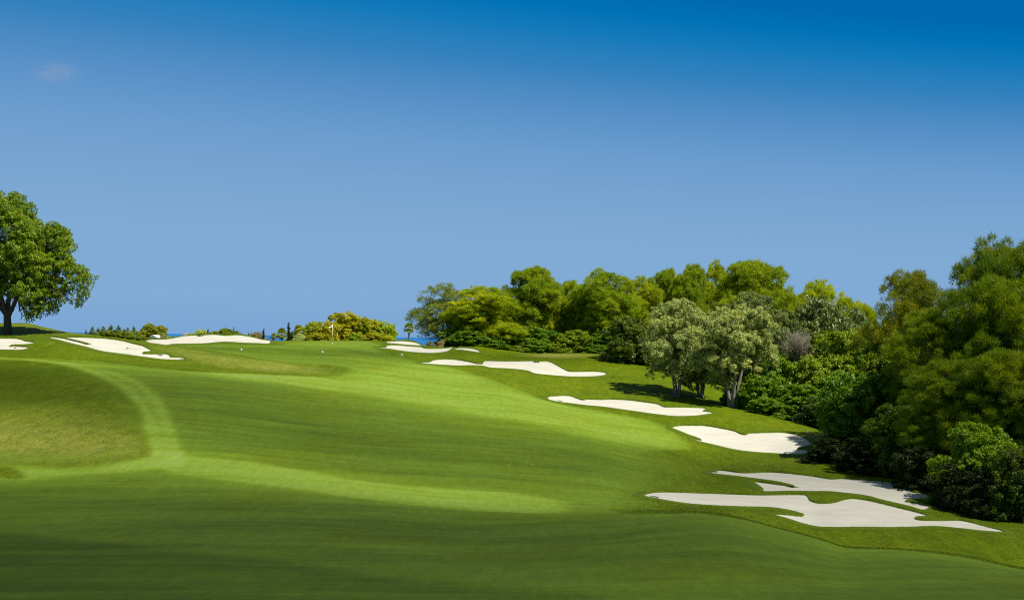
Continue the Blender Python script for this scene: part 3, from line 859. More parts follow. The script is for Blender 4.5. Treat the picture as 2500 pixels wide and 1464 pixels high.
def cypress_variant(k):
    """7 m tall column, 1 m wide"""
    lobes = [((rng.normal(0, .08), rng.normal(0, .08), .5 + 6.1 * i / 21), (.40 * min(1, 1.35 - i / 21),) * 2 + (.45,)) for i in range(22)]
    cr = crown_leaves(lobes, 'needle', 5000, .28, .09, 8, .5, .6, NEEDLE)
    return cr, trunk_mesh('trunk', [(wobble(5.5, 4, (0, 0), .02), .10)], lobes, 0, BARK, .02, 2), .5, 7.1


def olive_variant(k, lean=0.0):
    """9 m wide, 11 m tall olive with several pale stems"""
    lobes = scatter_lobes(40, lambda t: (.55 + .45 * min(1, t / .3)) * math.sqrt(max(.05, 1 - (max(0, t - .45) / .55) ** 2)), 1.05, 1.75, 2.3, 10.2, 4.3, .95) + [((0, 0, 8), (2, 2, 1.8)), ((0, 0, 6), (2, 2, 1.4))]
    cr = crown_leaves(lobes, 'broad', 75000, .22, .085, 34, .26, .4, SILVER, shell=.35)
    stems = []
    for i in range(4):
        a = i * 1.7 + k; tx, ty = math.cos(a) * 1.7, math.sin(a) * 1.4
        b0, b1 = math.cos(a) * .25, math.sin(a) * .25
        stems.append(([(b0, b1, -.4), (b0 * 1.6 + rng.normal(0, .1), b1 * 1.6, 1.2), (tx * .45 + rng.normal(0, .18), ty * .45, 2.6), (tx * .7 + rng.normal(0, .2), ty * .7, 4.2), (tx, ty, 6.2)], .22))
    return cr, trunk_mesh('trunk', stems, lobes, 0, PALEBARK, .085, 20), 4.9, 11.0


KINDS = {
 'pine': lambda k: pine_variant(k, 90000, .46, .07, 36),
 'sparse_pine': lambda k: pine_variant(k + 1, 26000, .42, .075, 30),
 'near_pine': lambda k: pine_variant(k, 190000, .36, .042, 40, broad),
 'near_sparse': lambda k: pine_variant(k + 1, 165000, .30, .042, 44, broad),
 'shrub': lambda k: shrub_variant(k, 54000, .20, .105),
 'near_shrub': lambda k: shrub_variant(k, 75000, .17, .085, 34),
 'silver_shrub': lambda k: shrub_variant(k, 24000, .26, .09, 26, SILVER),
 'conifer': lambda k: conifer_variant(k),
 'cypress': lambda k: cypress_variant(k),
 'olive': lambda k: olive_variant(k),
}


def measured(v):
    co = np.empty(len(v[0].vertices) * 3, np.float32); v[0].vertices.foreach_get('co', co); co = co.reshape(-1, 3)
    r = np.percentile(np.abs(co[:, :2]), 97.5, axis=0).mean()
    return v[0], v[1], float(r), float(np.percentile(co[:, 2], 99.93))


def plant(kind, k, name, px, top, hw, Y, color, label, cat, group=None, base=None, rz=None, depth=1.0):
    """a thing standing on the ground at distance Y whose top and width are seen at these photo pixels"""
    cr, tr, rad, hgt = variant((kind, k), lambda: measured(KINDS[kind](k)))
    t = at(px, top, Y)
    gz_ = float(ground(t[0], Y)) if base is None else at(px, base, Y)[2]
    if 'shrub' in kind: gz_ -= .6
    H = max(.8, t[2] - gz_)
    e = empty(name, (t[0], Y, gz_ - .05), rng.uniform(0, 6.28) if rz is None else rz)
    sx = hw * Y / F / rad * (1.16 if 'pine' in kind or 'olive' in kind else 1.06)
    e.scale = (sx, sx * depth, H / hgt)
    tag(e, label, cat, group)
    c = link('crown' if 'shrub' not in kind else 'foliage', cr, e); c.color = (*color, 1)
    link('trunk' if 'shrub' not in kind else 'stem', tr, e)
    return e


# colours of the plants themselves
PY, PG, PD = (.315, .395, .014), (.265, .360, .014), (.062, .092, .010)
BG, BL, HO = (.130, .250, .009), (.210, .310, .011), (.110, .150, .022)
OL, GO, OLD = (.37, .42, .14), (.43, .44, .012), (.180, .225, .070)

GP = 'pines of the grove on the knoll'
for a in [
 ('sparse_pine', 0, 'pine_tree', 1080, 690, 58, 226, (.22, .28, .06), 'thin grey green pine at the left end of the grove, sea behind it'),
 ('pine', 0, 'pine_tree', 1172, 698, 78, 222, PY, 'broad low pine second from the left end of the grove'),
 ('pine', 1, 'pine_tree', 1300, 650, 58, 231, PG, 'tall pine standing above its neighbours in the left half of the grove'),
 ('pine', 2, 'pine_tree', 1393, 684, 48, 236, PY, 'narrow pine right of the tall one with a low rounded top'),
 ('pine', 3, 'pine_tree', 1484, 657, 60, 230, PG, 'wide domed pine in the middle of the grove'),
 ('pine', 0, 'pine_tree', 1568, 674, 46, 238, PY, 'yellowish pine right of the wide domed pine'),
 ('pine', 1, 'pine_tree', 1628, 655, 38, 244, PG, 'slim pine behind the left olive crown'),
 ('pine', 2, 'pine_tree', 1694, 644, 46, 240, PG, 'bright green pine above the space between the two olives'),
 ('pine', 3, 'pine_tree', 1755, 639, 44, 247, PY, 'yellow green pine left of the highest round crown'),
 ('pine', 1, 'pine_tree', 1846, 634, 72, 238, PY, 'biggest round crowned pine at the right of the grove'),
 ('pine', 2, 'pine_tree', 1898, 692, 44, 243, PY, 'lower pine at the right shoulder of the biggest round crown'),
 ('pine', 0, 'pine_tree', 2003, 684, 58, 245, (.42, .50, .010), 'sunlit yellow pine alone right of the dip in the treetops'),
 ('pine', 3, 'pine_tree', 2068, 716, 44, 242, (.42, .49, .010), 'small sunlit yellow pine leaning out of the silver trees'),
 ('pine', 1, 'pine_tree', 2118, 742, 30, 240, (.40, .46, .01), 'last small yellow pine before the big dark trees'),
 ('pine', 2, 'pine_tree', 1235, 722, 44, 250, PG, 'low pine showing in the gap left of the tall pine'),
 ('pine', 3, 'pine_tree', 1350, 706, 42, 252, PY, 'pine showing low in the gap right of the tall pine'),
 ('pine', 1, 'pine_tree', 1440, 694, 42, 254, PG, 'pine half hidden left of the wide domed pine'),
 ('pine', 2, 'pine_tree', 1530, 690, 42, 252, PG, 'pine half hidden right of the wide domed pine'),
 ('pine', 0, 'pine_tree', 1606, 682, 40, 256, PY, 'pine half hidden left of the slim pine'),
 ('pine', 2, 'pine_tree', 1945, 718, 46, 252, PG, 'low pine in the dip of the treetops left of the lone yellow pine'),
]: plant(*a, 'pine', GP)
GU = 'undergrowth at the foot of the pines'
for a in [
 ('shrub', 0, 'shrub', 1135, 798, 45, 219, BG, 'leafy shrub at the left foot of the grove'),
 ('shrub', 1, 'shrub', 1190, 812, 40, 219, BG, 'dark leafy shrub under the broad low pine'),
 ('shrub', 2, 'shrub', 1245, 806, 42, 222, BL, 'mid green shrub under the gap left of the tall pine'),
 ('shrub', 3, 'shrub', 1300, 795, 45, 224, BG, 'tallest shrub under the tall pine'),
 ('shrub', 1, 'shrub', 1350, 815, 34, 224, BL, 'yellow green shrub right of the tallest shrub'),
 ('shrub', 0, 'shrub', 1398, 805, 40, 226, BL, 'light green shrub under the narrow pine'),
 ('shrub', 2, 'shrub', 1440, 820, 34, 226, BG, 'low bright shrub above the dry patch of grass'),
 ('shrub', 3, 'shrub', 1490, 808, 42, 227, BG, 'shrub beside the grass rise below the domed pine'),
 ('shrub', 0, 'shrub', 1545, 772, 52, 212, (.13, .19, .02), 'round leafy tree crown left of the olives with dark underside'),
 ('shrub', 1, 'shrub', 1600, 815, 40, 229, BG, 'shrub behind the left olive trunk'),
 ('shrub', 2, 'shrub', 1712, 838, 52, 207, BG, 'dark bush seen between the olive trunks'),
 ('shrub', 3, 'shrub', 1790, 846, 52, 203, BG, 'bush behind the pale stemmed olive'),
]: plant(*a[:5], a[5] * 1.22, *a[6:], 'shrub', GU)
GOV = 'olive trees by the bunker'
plant('olive', 0, 'olive_tree', 1655, 728, 70, 182, OL, 'silver olive with leaning trunk at the left, long shadow beside it', 'olive tree', GOV, base=968, rz=.4)
plant('olive', 1, 'olive_tree', 1792, 742, 82, 176, OL, 'silver olive with pale branching stems next to the bushes', 'olive tree', GOV, base=993, rz=1.9)
plant('olive', 1, 'olive_tree', 1712, 752, 56, 184, (.30, .35, .10), 'smaller olive between the two large silver ones', 'olive tree', GOV, base=985, rz=4.0)
plant('olive', 0, 'olive_tree', 1835, 712, 72, 205, OLD, 'grey green olive rising behind the pale stemmed one', 'olive tree', GOV, rz=2.7)
GM = 'trees and bushes on the slope right of the olives'
for a in [
 ('silver_shrub', 0, 'oak_tree', 1912, 752, 62, 216, HO, 'dark holm oak right behind the olives', 'tree'),
 ('silver_shrub', 1, 'oak_tree', 2000, 722, 84, 222, OLD, 'silver green tree below the lone yellow pine', 'tree'),
 ('silver_shrub', 0, 'oak_tree', 2085, 752, 60, 214, OLD, 'grey green tree left of the big dark pines', 'tree'),
 ('shrub', 2, 'shrub', 1985, 805, 62, 208, HO, 'dark green tree behind the bare grey bush', 'shrub'),
 ('shrub', 3, 'shrub', 2065, 806, 82, 192, BL, 'bright green bush highest on the slope beside the big dark trees', 'shrub'),
 ('shrub', 1, 'shrub', 1905, 862, 62, 186, BG, 'green bush below left of the bare grey bush', 'shrub'),
 ('shrub', 0, 'shrub', 1845, 905, 62, 177, BG, 'green bush touching the pale olive stems', 'shrub'),
 ('shrub', 2, 'shrub', 1990, 868, 62, 184, BL, 'light green bush below right of the bare grey bush', 'shrub'),
 ('shrub', 3, 'shrub', 1955, 936, 66, 172, BG, 'green bush above the grass crest in the middle of the slope', 'shrub'),
 ('shrub', 1, 'shrub', 2055, 905, 72, 172, BG, 'green bush in the dip beside the big dark trees', 'shrub'),
 ('shrub', 0, 'shrub', 2020, 965, 62, 165, (.05, .10, .008), 'dark bush just behind the grass crest', 'shrub'),
 ('shrub', 2, 'shrub', 1880, 968, 50, 170, BG, 'low bush on the grass crest beside the olive foot', 'shrub'),
]: plant(*a, GM)
GR = 'big dark trees on the right'
for a in [
 ('near_sparse', 0, 'pine_tree', 2232, 660, 106, 146, (.20, .235, .016), 'brownish thin topped pine at the left of the big dark trees', 'pine'),
 ('near_pine', 0, 'pine_tree', 2448, 580, 112, 160, (.15, .215, .012), 'tallest dark pine at the right edge', 'pine'),
 ('near_pine', 1, 'pine_tree', 2440, 672, 125, 134, (.19, .27, .011), 'huge feathery pine in front of the tallest dark pine', 'pine'),
 ('near_pine', 0, 'pine_tree', 2290, 752, 105, 136, (.18, .26, .011), 'wide feathery pine left of the huge one', 'pine'),
 ('near_shrub', 0, 'shrub', 2175, 830, 108, 144, (.14, .22, .008), 'dark bush under the brownish pine', 'shrub'),
 ('near_shrub', 1, 'shrub', 2105, 905, 85, 141, (.12, .24, .008), 'tall leafy bush with small light leaves left of the dark trees', 'shrub'),
 ('near_pine', 1, 'pine_tree', 2480, 850, 120, 120, (.19, .265, .010), 'low spreading pine at the right edge above the flecked bush', 'pine'),
 ('near_pine', 0, 'pine_tree', 2330, 880, 110, 124, (.175, .25, .010), 'shaggy pine with bare grey branches in the middle of the dark trees', 'pine'),
 ('near_shrub', 0, 'shrub', 2200, 985, 85, 130, (.11, .18, .008), 'dark shrub with dead twigs left of the flecked bush', 'shrub'),
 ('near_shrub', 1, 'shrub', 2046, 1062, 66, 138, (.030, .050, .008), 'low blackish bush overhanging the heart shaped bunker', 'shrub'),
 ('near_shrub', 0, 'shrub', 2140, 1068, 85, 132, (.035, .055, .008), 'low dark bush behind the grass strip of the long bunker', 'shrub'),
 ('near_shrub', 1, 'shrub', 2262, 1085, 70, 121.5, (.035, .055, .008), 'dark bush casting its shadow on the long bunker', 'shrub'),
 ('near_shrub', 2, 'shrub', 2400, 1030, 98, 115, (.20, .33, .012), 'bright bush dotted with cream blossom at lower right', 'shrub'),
 ('near_shrub', 0, 'shrub', 2350, 1130, 75, 113.5, (.030, .048, .008), 'dark bush below left of the flecked bush', 'shrub'),
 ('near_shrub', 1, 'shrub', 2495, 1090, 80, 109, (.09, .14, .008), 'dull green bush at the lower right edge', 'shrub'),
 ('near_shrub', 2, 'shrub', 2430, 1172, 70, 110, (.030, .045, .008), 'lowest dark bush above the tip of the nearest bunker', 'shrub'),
]:
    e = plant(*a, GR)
    if 'cream blossom' in a[7]:
        src = e.children[0].data; nv = len(src.vertices); co = np.empty(nv * 3, np.float32); src.vertices.foreach_get('co', co); co = co.reshape(-1, 4, 3).mean(1)
        ctr = co - np.array([0, 0, 2.4]); sc = np.linalg.norm(ctr / np.array([3.0, 3.0, 3.2]), axis=1)
        cand = np.nonzero((sc > .95) & (co[:, 2] > 1.6))[0]
        pk = co[rng.choice(cand, 420)] * 1.01
        D = sphere_dirs(len(pk), .5); Nn = sphere_dirs(len(pk), 1.0)
        link('flecks', leaves_mesh('flecks', pk, D, Nn, .16, .13, np.ones(len(pk)), PALE_FLECKS), e)  # small cream quads scattered over the outer foliage
    if 'bare grey' in a[7] or 'dead twigs' in a[7]:
        mb = MB()
        for i in range(26):
            an = rng.uniform(3.4, 6.0) - e.rotation_euler[2]; z = rng.uniform(.25, .7) * (14 if a[0] == 'near_pine' else 5.5); r = 5.0 if a[0] == 'near_pine' else 2.7
            s = np.array([math.cos(an) * r * .55, math.sin(an) * r * .55, z]); t_ = np.array([math.cos(an + rng.normal(0, .25)) * r * 1.12, math.sin(an + rng.normal(0, .25)) * r * 1.12, z + rng.normal(.3, .6)])
            q = limb_pts(s, t_, .05, 6); mb.tube(q, [.035 * (1 - .7 * j / 5) for j in range(6)], 5)
            for _ in range(3):
                q2 = limb_pts(q[3], np.array(q[5]) + rng.normal(0, .55, 3), 0, 4); mb.tube(q2, [.018, .015, .011, .006], 4)
        mb.build('dead_branches', TWIG, e)

# bare grey bush
t = at(1950, 806, 198); gz_ = float(ground(t[0], 198)); gz_ = max(gz_, t[2] - 4.6)
e = empty('bare_bush', (t[0], 198, gz_)); tag(e, 'bare grey leafless bush among the green bushes right of the olives', 'bush')
mb = MB(); Hb = t[2] - gz_
for i in range(150):
    d = sphere_dirs(1, .5)[0]; d[2] = abs(d[2]); tip = np.array([.5 * math.sin(i), 0, Hb * .38]) + d * np.array([2.2, 1.8, Hb * .60]) * rng.uniform(.55, 1.08)
    q = limb_pts((rng.normal(0, .2), rng.normal(0, .2), 0), tip, -.04, 6); mb.tube(q, [.05 * (1 - .8 * j / 5) for j in range(6)], 4)
    for _ in range(4):
        q2 = limb_pts(q[3], tip + rng.normal(0, .5, 3), 0, 4); mb.tube(q2, [.024, .02, .014, .008], 4)
mb.build('branches', TWIG, e)

# ------------------------------------------------------------------ far planting behind the skyline on the left
GH = 'conifers of the hedge behind the left ridge'
for i, (px, top, hw, k, lab) in enumerate([
 (210, 803, 5, 0, 'tiny pointed conifer at the left end of the hedge, sea beside it'), (226, 796.5, 11, 1, 'pointed conifer second from the left end of the hedge'),
 (240, 799, 10, 0, 'thin tipped conifer third from the left in the hedge'), (252, 796, 13, 1, 'dark pointed conifer left of the tallest hedge conifer'),
 (271, 792.5, 16, 0, 'tallest broad conifer in the middle of the hedge'), (290, 794, 15, 1, 'wispy grey topped conifer right of the tallest'),
 (304, 802, 13, 0, 'low conifer with blunt top in the right half of the hedge'), (312, 799, 11, 1, 'small sharp conifer right of the blunt one'), (327, 795, 11, 0, 'slim high tipped conifer at the right end of the hedge')]):
    plant('conifer', k, 'conifer', px, top, hw * 1.9, 226 + (i % 3) * 3, (.17, .26, .015) if i % 2 else (.20, .29, .012), lab, 'conifer', GH, base=836)
for a in [
 ('shrub', 0, 'shrub', 265, 812, 16, 221, (.15, .23, .015), 'low shrub in front of the hedge under the dark conifer'),
 ('shrub', 1, 'shrub', 292, 811, 18, 221, (.15, .20, .02), 'grey green shrub in front of the hedge below the tallest conifer'),
 ('shrub', 2, 'shrub', 320, 814, 18, 220, (.20, .28, .015), 'low bright shrub in front of the right end of the hedge'),
 ('shrub', 3, 'shrub', 337, 813, 12, 222, (.22, .28, .02), 'yellowish shrub between the hedge and the round trees'),
]: plant(*a[:4], a[4] - 6, a[5] * 1.7, *a[6:], 'shrub', 'low shrubs in front of the conifer hedge', base=838)
plant('shrub', 1, 'round_tree', 367, 788.5, 22, 455, (.26, .32, .012), 'round tree left one of the pair behind the white hut', 'tree', 'pair of round trees behind the hut', base=836)
plant('shrub', 2, 'round_tree', 388, 793, 20, 458, (.28, .33, .012), 'round tree right one of the pair behind the white hut', 'tree', 'pair of round trees behind the hut', base=836)
GS = 'planting along the skyline left of the green'
for a in [
 ('cypress', 0, 'cypress_tree', 348, 806, 4, 232, (.08, .11, .03), 'small grey green cypress left of the round trees', 'cypress'),
 ('silver_shrub', 0, 'shrub', 399, 812, 7, 236, (.34, .38, .12), 'pale shrub right of the white hut', 'shrub'),
 ('silver_shrub', 1, 'shrub', 412, 820, 10, 238, (.42, .38, .28), 'greyish low shrub in front of the strip of sea', 'shrub'),
 ('silver_shrub', 0, 'shrub', 456, 812, 17, 238, (.50, .48, .40), 'pale grey shrub behind the left part of the skyline bunker', 'shrub'),
 ('silver_shrub', 1, 'shrub', 487, 803, 16, 232, (.46, .52, .12), 'pale yellow green feathery shrub behind the skyline bunker', 'shrub'),
 ('conifer', 0, 'conifer', 508, 801, 8, 231, (.09, .12, .02), 'small dark conifer right of the feathery shrub', 'conifer'),
 ('shrub', 3, 'shrub', 530, 807, 12, 232, (.30, .36, .03), 'low light shrub left of the dark spiky clump', 'shrub'),
 ('shrub', 0, 'shrub', 557, 801, 18, 230, (.18, .26, .015), 'dark leafy clump on the highest part of the skyline bunker', 'shrub'),
 ('conifer', 1, 'conifer', 552, 797, 5, 231, (.05, .08, .015), 'left of two dark spikes in the leafy clump', 'conifer'),
 ('conifer', 1, 'conifer', 571, 796.5, 5, 231, (.05, .08, .015), 'right of two dark spikes in the leafy clump', 'conifer'),
 ('silver_shrub', 0, 'shrub', 592, 815, 9, 238, (.10, .12, .06), 'grey low shrub with sea behind it', 'shrub'),
 ('conifer', 0, 'conifer', 607, 811, 7, 236, (.07, .10, .02), 'small conifer left of the brownish shrub', 'conifer'),
 ('silver_shrub', 1, 'shrub', 626, 809, 14, 238, (.36, .31, .2), 'brownish grey shrub left of the lower cypress', 'shrub'),
 ('cypress', 0, 'cypress_tree', 643.5, 801, 3.2, 228, (.05, .075, .015), 'lower thin cypress near the right end of the skyline bunker', 'cypress'),
 ('cypress', 0, 'cypress_tree', 705, 786, 3.8, 226, (.04, .06, .012), 'tallest thin cypress between the palms', 'cypress'),
 ('shrub', 1, 'shrub', 717, 808, 10, 228, (.10, .17, .01), 'dark shrub right of the tallest cypress', 'shrub'),
 ('silver_shrub', 0, 'shrub', 736, 814, 17, 219, (.46, .52, .2), 'pale shrub below the palm left of the golden bushes', 'shrub'),
]: plant(*a[:5], a[5] * (1.45 if 'shrub' in a[0] else 1.25), *a[6:], GS, base=838 + (6 if a[3] > 600 else 0))
GG = 'golden bushes behind the flag'
for a in [
 ('shrub', 0, 'golden_bush', 768, 784, 30, 222, (.33, .39, .010), 'golden green bush at the left end of the row behind the flag'),
 ('shrub', 2, 'golden_bush', 802, 783, 24, 221, GO, 'golden bush directly behind the flag'),
 ('shrub', 3, 'golden_bush', 850, 762, 42, 224, GO, 'highest orange golden bush right of the flag'),
 ('shrub', 1, 'golden_bush', 888, 774, 26, 222, (.37, .41, .010), 'golden bush on the right shoulder of the highest one'),
 ('shrub', 0, 'golden_bush', 916, 779, 27, 223, (.36, .43, .012), 'yellow green bush right of the golden ones'),
 ('shrub', 2, 'golden_bush', 944, 785, 24, 222, (.34, .48, .015), 'light green bush at the right end of the golden row'),
 ('shrub', 1, 'golden_bush', 872, 814, 26, 217, (.20, .34, .015), 'low green bush at the foot of the highest golden bush'),
 ('shrub', 3, 'golden_bush', 780, 812, 26, 217, (.36, .37, .010), 'low golden bush in front of the left end'),
 ('shrub', 0, 'golden_bush', 925, 811, 34, 217, (.34, .39, .010), 'low yellow bush in front of the right end'),
]: plant(*a[:5], a[5] * 1.2, *a[6:], 'bush', GG)
for a in [
 ('silver_shrub', 0, 'shrub', 1009, 831, 6, 214, (.08, .07, .04), 'tiny dark shrub at the foot of the lone palm', 'shrub'),
 ('silver_shrub', 1, 'shrub', 1052, 832, 12, 216, (.24, .24, .18), 'small grey shrub on the grass slope before the sea', 'shrub'),
 ('silver_shrub', 0, 'shrub', 1076, 828, 11, 216, (.4, .31, .17), 'small brownish shrub left of the thin grey pine', 'shrub'),
]: plant(*a, 'small dry shrubs by the sea')


# fan palms
def palm_meshes(nf, R0, seed):
    vs, fs, ti = [], [], []
    for i in range(nf):
        az = i * 2.4 + rng.uniform(-.3, .3); el = R(78) - R(120) * (i / nf) ** 1.1
        d = np.array([math.cos(az) * math.cos(el), math.sin(az) * math.cos(el), math.sin(el)])
        L = R0 * rng.uniform(.85, 1.1)
        c = d * L * .52 + np.array([0, 0, -.06 * L])
        side = unit(np.cross(d, [0, 0, 1.0]) + 1e-6); up = np.cross(side, d)
        n0 = len(vs); w = .03 * R0
        vs += [tuple(-side * w), tuple(side * w), tuple(c + side * w), tuple(c - side * w)]; fs.append([n0, n0 + 1, n0 + 2, n0 + 3]); ti.append(.4)
        tt = rng.uniform(.2, .9)
        for k in range(15):
            an = R(-95) + R(190) * k / 14
            rd = d * math.cos(an) + side * math.sin(an)
            tip = c + rd * L * .62 + np.array([0, 0, -.16 * L * rng.uniform(.6, 1.4)]) + up * .02
            pd = -d * math.sin(an) + side * math.cos(an); m_ = c + rd * L * .33
            n0 = len(vs); vs += [tuple(c), tuple(m_ - pd * .055 * R0), tuple(tip), tuple(m_ + pd * .055 * R0)]; fs.append([n0, n0 + 1, n0 + 2, n0 + 3]); ti.append(np.clip(tt + rng.normal(0, .1), 0, 1))
    cr = raw_mesh('crown', vs, [i for f in fs for i in f], [4] * len(fs), LEAF, False, {'tint': ('FACE', ti)})
    mb = MB()
    for i in range(46):
        az = rng.uniform(0, 6.28); r = rng.uniform(.12, .42) * R0; z = -rng.uniform(.35, 1.05) * R0
        s = np.array([math.cos(az) * .08, math.sin(az) * .08, -.1 * R0]); t_ = np.array([math.cos(az) * r, math.sin(az) * r, z])
        sd = np.array([-math.sin(az), math.cos(az), 0]) * .07 * R0
        mb.add([s, (s + t_) / 2 + sd + np.array([math.cos(az), math.sin(az), 0]) * .1, t_, (s + t_) / 2 - sd], [(0, 1, 2, 3)])
    return cr, mb.mesh('dead_fronds', DEADFROND)


PALMS = [palm_meshes(26, 1.25, 0), palm_meshes(30, 1.1, 1)]
for i, (px, top, hw, Y, v, lab) in enumerate([
 (999, 788, 15, 212, 0, 'lone slim fan palm with pale trunk standing before the sea'), (668, 812, 11, 226, 1, 'lowest leftmost fan palm right of the skyline bunker'),
 (688, 802, 16, 224, 0, 'bushy fan palm left of the tallest cypress'), (729, 792, 16, 224, 1, 'fan palm between the tallest cypress and the golden bushes'), (748, 800, 11, 226, 0, 'small fan palm half hidden by the golden bushes')]):
    s = hw * Y / F / 1.25
    t = at(px, top, Y); cz = t[2] - 1.0 * s; gz_ = min(float(ground(t[0], Y)), cz - 1.2)
    if i == 0: gz_ = float(ground(t[0], Y)) - .1
    e = empty('palm_tree', (t[0], Y, gz_), rng.uniform(0, 6)); tag(e, lab, 'palm tree', 'fan palms along the skyline')
    mb = MB(); hh = cz - gz_; mb.tube([(0, 0, -.3), (.03, 0, hh * .4), (-.02, .02, hh * .75), (0, 0, hh)], [.16, .13, .12, .15], 10); mb.build('trunk', PALEBARK, e, True)
    c = link('crown', PALMS[v][0], e); c.location = (0, 0, hh); c.scale = (s, s, s); c.color = ((.20, .28, .03, 1), (.26, .32, .04, 1), (.25, .31, .03, 1), (.22, .30, .03, 1), (.20, .27, .03, 1))[i]
    c = link('dead_fronds', PALMS[v][1], e); c.location = (0, 0, hh); c.scale = (s, s, s)

# ------------------------------------------------------------------ big tree on the left
TY = 181.0
tb = at(18, 810, TY); tz = float(ground(tb[0], TY))
e = empty('broadleaf_tree', (tb[0], TY, tz)); tag(e, 'big spreading broadleaf tree with drooping branches at the left edge', 'tree')
mpp = TY / F
lobes = []
for px, py, r in [(-50, 512, 62), (-5, 500, 40), (22, 520, 44), (50, 560, 48), (112, 566, 34), (140, 580, 36), (147, 630, 36), (108, 640, 46), (60, 630, 52), (10, 630, 52), (-50, 620, 70), (92, 700, 42), (128, 690, 32), (180, 660, 30),
                  (203, 672, 20), (196, 705, 18), (186, 728, 11), (86, 742, 24), (28, 690, 36), (-40, 700, 50), (-110, 680, 66), (-130, 570, 80), (72, 590, 50), (-90, 480, 60), (112, 738, 18), (72, 762, 13), (-180, 640, 60), (135, 735, 12), (150, 712, 14), (160, 690, 18), (55, 500, 24), (30, 480, 22), (130, 548, 22), (165, 600, 20), (88, 750, 17), (76, 764, 12), (128, 740, 15), (110, 750, 13), (150, 716, 13), (192, 718, 16), (187, 734, 10), (206, 698, 15), (214, 672, 13), (62, 738, 15), (200, 650, 16)]:
    x, z = (px - 18) * mpp, (810 - py) * mpp; r *= mpp
    rr = max(.4, 1 - ((px + 15) / 215.0) ** 2) ** .5 * 5.2
    ks = (-1, 0, 1) if r > 1.9 else (-.5, 0, .5)
    for k in ks:
        lobes.append(((x + rng.normal(0, .2), k * rr * .62 + rng.normal(0, .4), z + rng.normal(0, .15)), (r * .76, r * .76, r * .82)))
    if py > 640 and px > 20:
        for _ in range(3):
            lobes.append(((x + rng.normal(0, r * .5), rng.normal(0, rr * .4), z - r * rng.uniform(.7, 1.0)), (r * .22, r * .22, r * .50)))
c = link('crown', crown_leaves(lobes, 'droop', 460000, .22, .125, 40, .26, .2, LEAF, shell=.35), e); c.color = (.175, .275, .009, 1)
st = [(0, 0, -.5), (.02, 0, 1.0), (-.06, 0, 2.2), (.05, .05, 3.2)]
mb = MB(); mb.tube(st, [.72, .50, .46, .50], 14)
for tip, r in (((-2.6, .2, 6.8), .34), ((1.2, -.2, 5.0), .36), ((.3, .8, 7.2), .34), ((-1.2, -.8, 6.4), .28), ((2.6, -.6, 7.6), .24), ((4.6, .1, 8.6), .20)):
    s0 = (tip[0] * .06, tip[1] * .1, 2.6) if tip[0] < 2 else (1.0, -.1, 4.6)
    q = limb_pts(s0, tip, .03, 6, .06); mb.tube(q, [r * (1.15 - .6 * j / 5) for j in range(6)], 9)
    for c_, rr in [lobes[i] for i in rng.choice(len(lobes), 6, False)]:
        q2 = limb_pts(q[-1], c_, .03, 6); mb.tube(q2, [r * .4 * (1 - .8 * j / 5) for j in range(6)], 6)
mb.build('trunk', BARK, e, True)

# ------------------------------------------------------------------ light, sky and clouds
SUN_EL, SUN_AZ = R(56), R(127)              # azimuth from +Y towards +X
sd = np.array([math.sin(SUN_AZ) * math.cos(SUN_EL), math.cos(SUN_AZ) * math.cos(SUN_EL), math.sin(SUN_EL)])
ld = bpy.data.lights.new('sun', 'SUN'); ld.energy = 5.0; ld.angle = R(.53); ld.color = (1, .955, .88)
lo = bpy.data.objects.new('sun', ld); COL.objects.link(lo)
lo.rotation_euler = Vector(-sd).to_track_quat('-Z', 'Y').to_euler()

W = bpy.data.worlds.new('World'); SC.world = W; W.use_nodes = True
nt = W.node_tree; nt.nodes.clear()
out = nt.nodes.new('ShaderNodeOutputWorld'); bg = nt.nodes.new('ShaderNodeBackground')
sky = nt.nodes.new('ShaderNodeTexSky'); sky.sky_type = 'NISHITA'; sky.sun_disc = False
sky.sun_elevation = SUN_EL; sky.sun_rotation = SUN_AZ; sky.air_density = 1.0; sky.dust_density = .3; sky.ozone_density = 2.0
tc = nt.nodes.new('ShaderNodeTexCoord'); sx = nt.nodes.new('ShaderNodeSeparateXYZ'); nt.links.new(tc.outputs['Generated'], sx.inputs[0])
cr_ = nt.nodes.new('ShaderNodeValToRGB'); azf = math_n(nt, 'ADD', 1.0, math_n(nt, 'ADD', math_n(nt, 'MULTIPLY', sx.outputs[0], .42), math_n(nt, 'MULTIPLY', math_n(nt, 'MULTIPLY', sx.outputs[0], sx.outputs[0]), .35)))
nt.links.new(math_n(nt, 'MULTIPLY', math_n(nt, 'MULTIPLY', sx.outputs[2], azf), 4.0, clamp=True), cr_.inputs[0])
EXPO = .5
STR = .07
def s2l(c): return tuple(((x / 255 / 12.92) if x <= 10 else ((x / 255 + .055) / 1.055) ** 2.4) / (2 ** EXPO) / STR for x in c)
stops = [(0, (124, 166, 212)), (.10, (130, 171, 213)), (.26, (128, 171, 212)), (.434, (118, 163, 208)), (.548, (105, 156, 205)), (.66, (86, 143, 198)), (.77, (52, 130, 190)), (.87, (20, 122, 186)), (.935, (0, 114, 181)), (1.0, (0, 104, 174))]
el = cr_.color_ramp.elements
while len(el) < len(stops): el.new(.5)
for e_, (p_, c_) in zip(el, stops): e_.position = max(0, p_); e_.color = (*s2l(c_), 1)
mixv = nt.nodes.new('ShaderNodeMapRange'); mixv.interpolation_type = 'SMOOTHSTEP'
nt.links.new(sx.outputs[2], mixv.inputs[0]); mixv.inputs[1].default_value = .26; mixv.inputs[2].default_value = .6
nt.links.new(mixc(nt, mixv.outputs[0], cr_.outputs[0], mixc(nt, 1.0, sky.outputs[0], (1.12, 1.0, .78), 'MULTIPLY')), bg.inputs[0])
bg.inputs[1].default_value = STR
nt.links.new(bg.outputs[0], out.inputs[0])

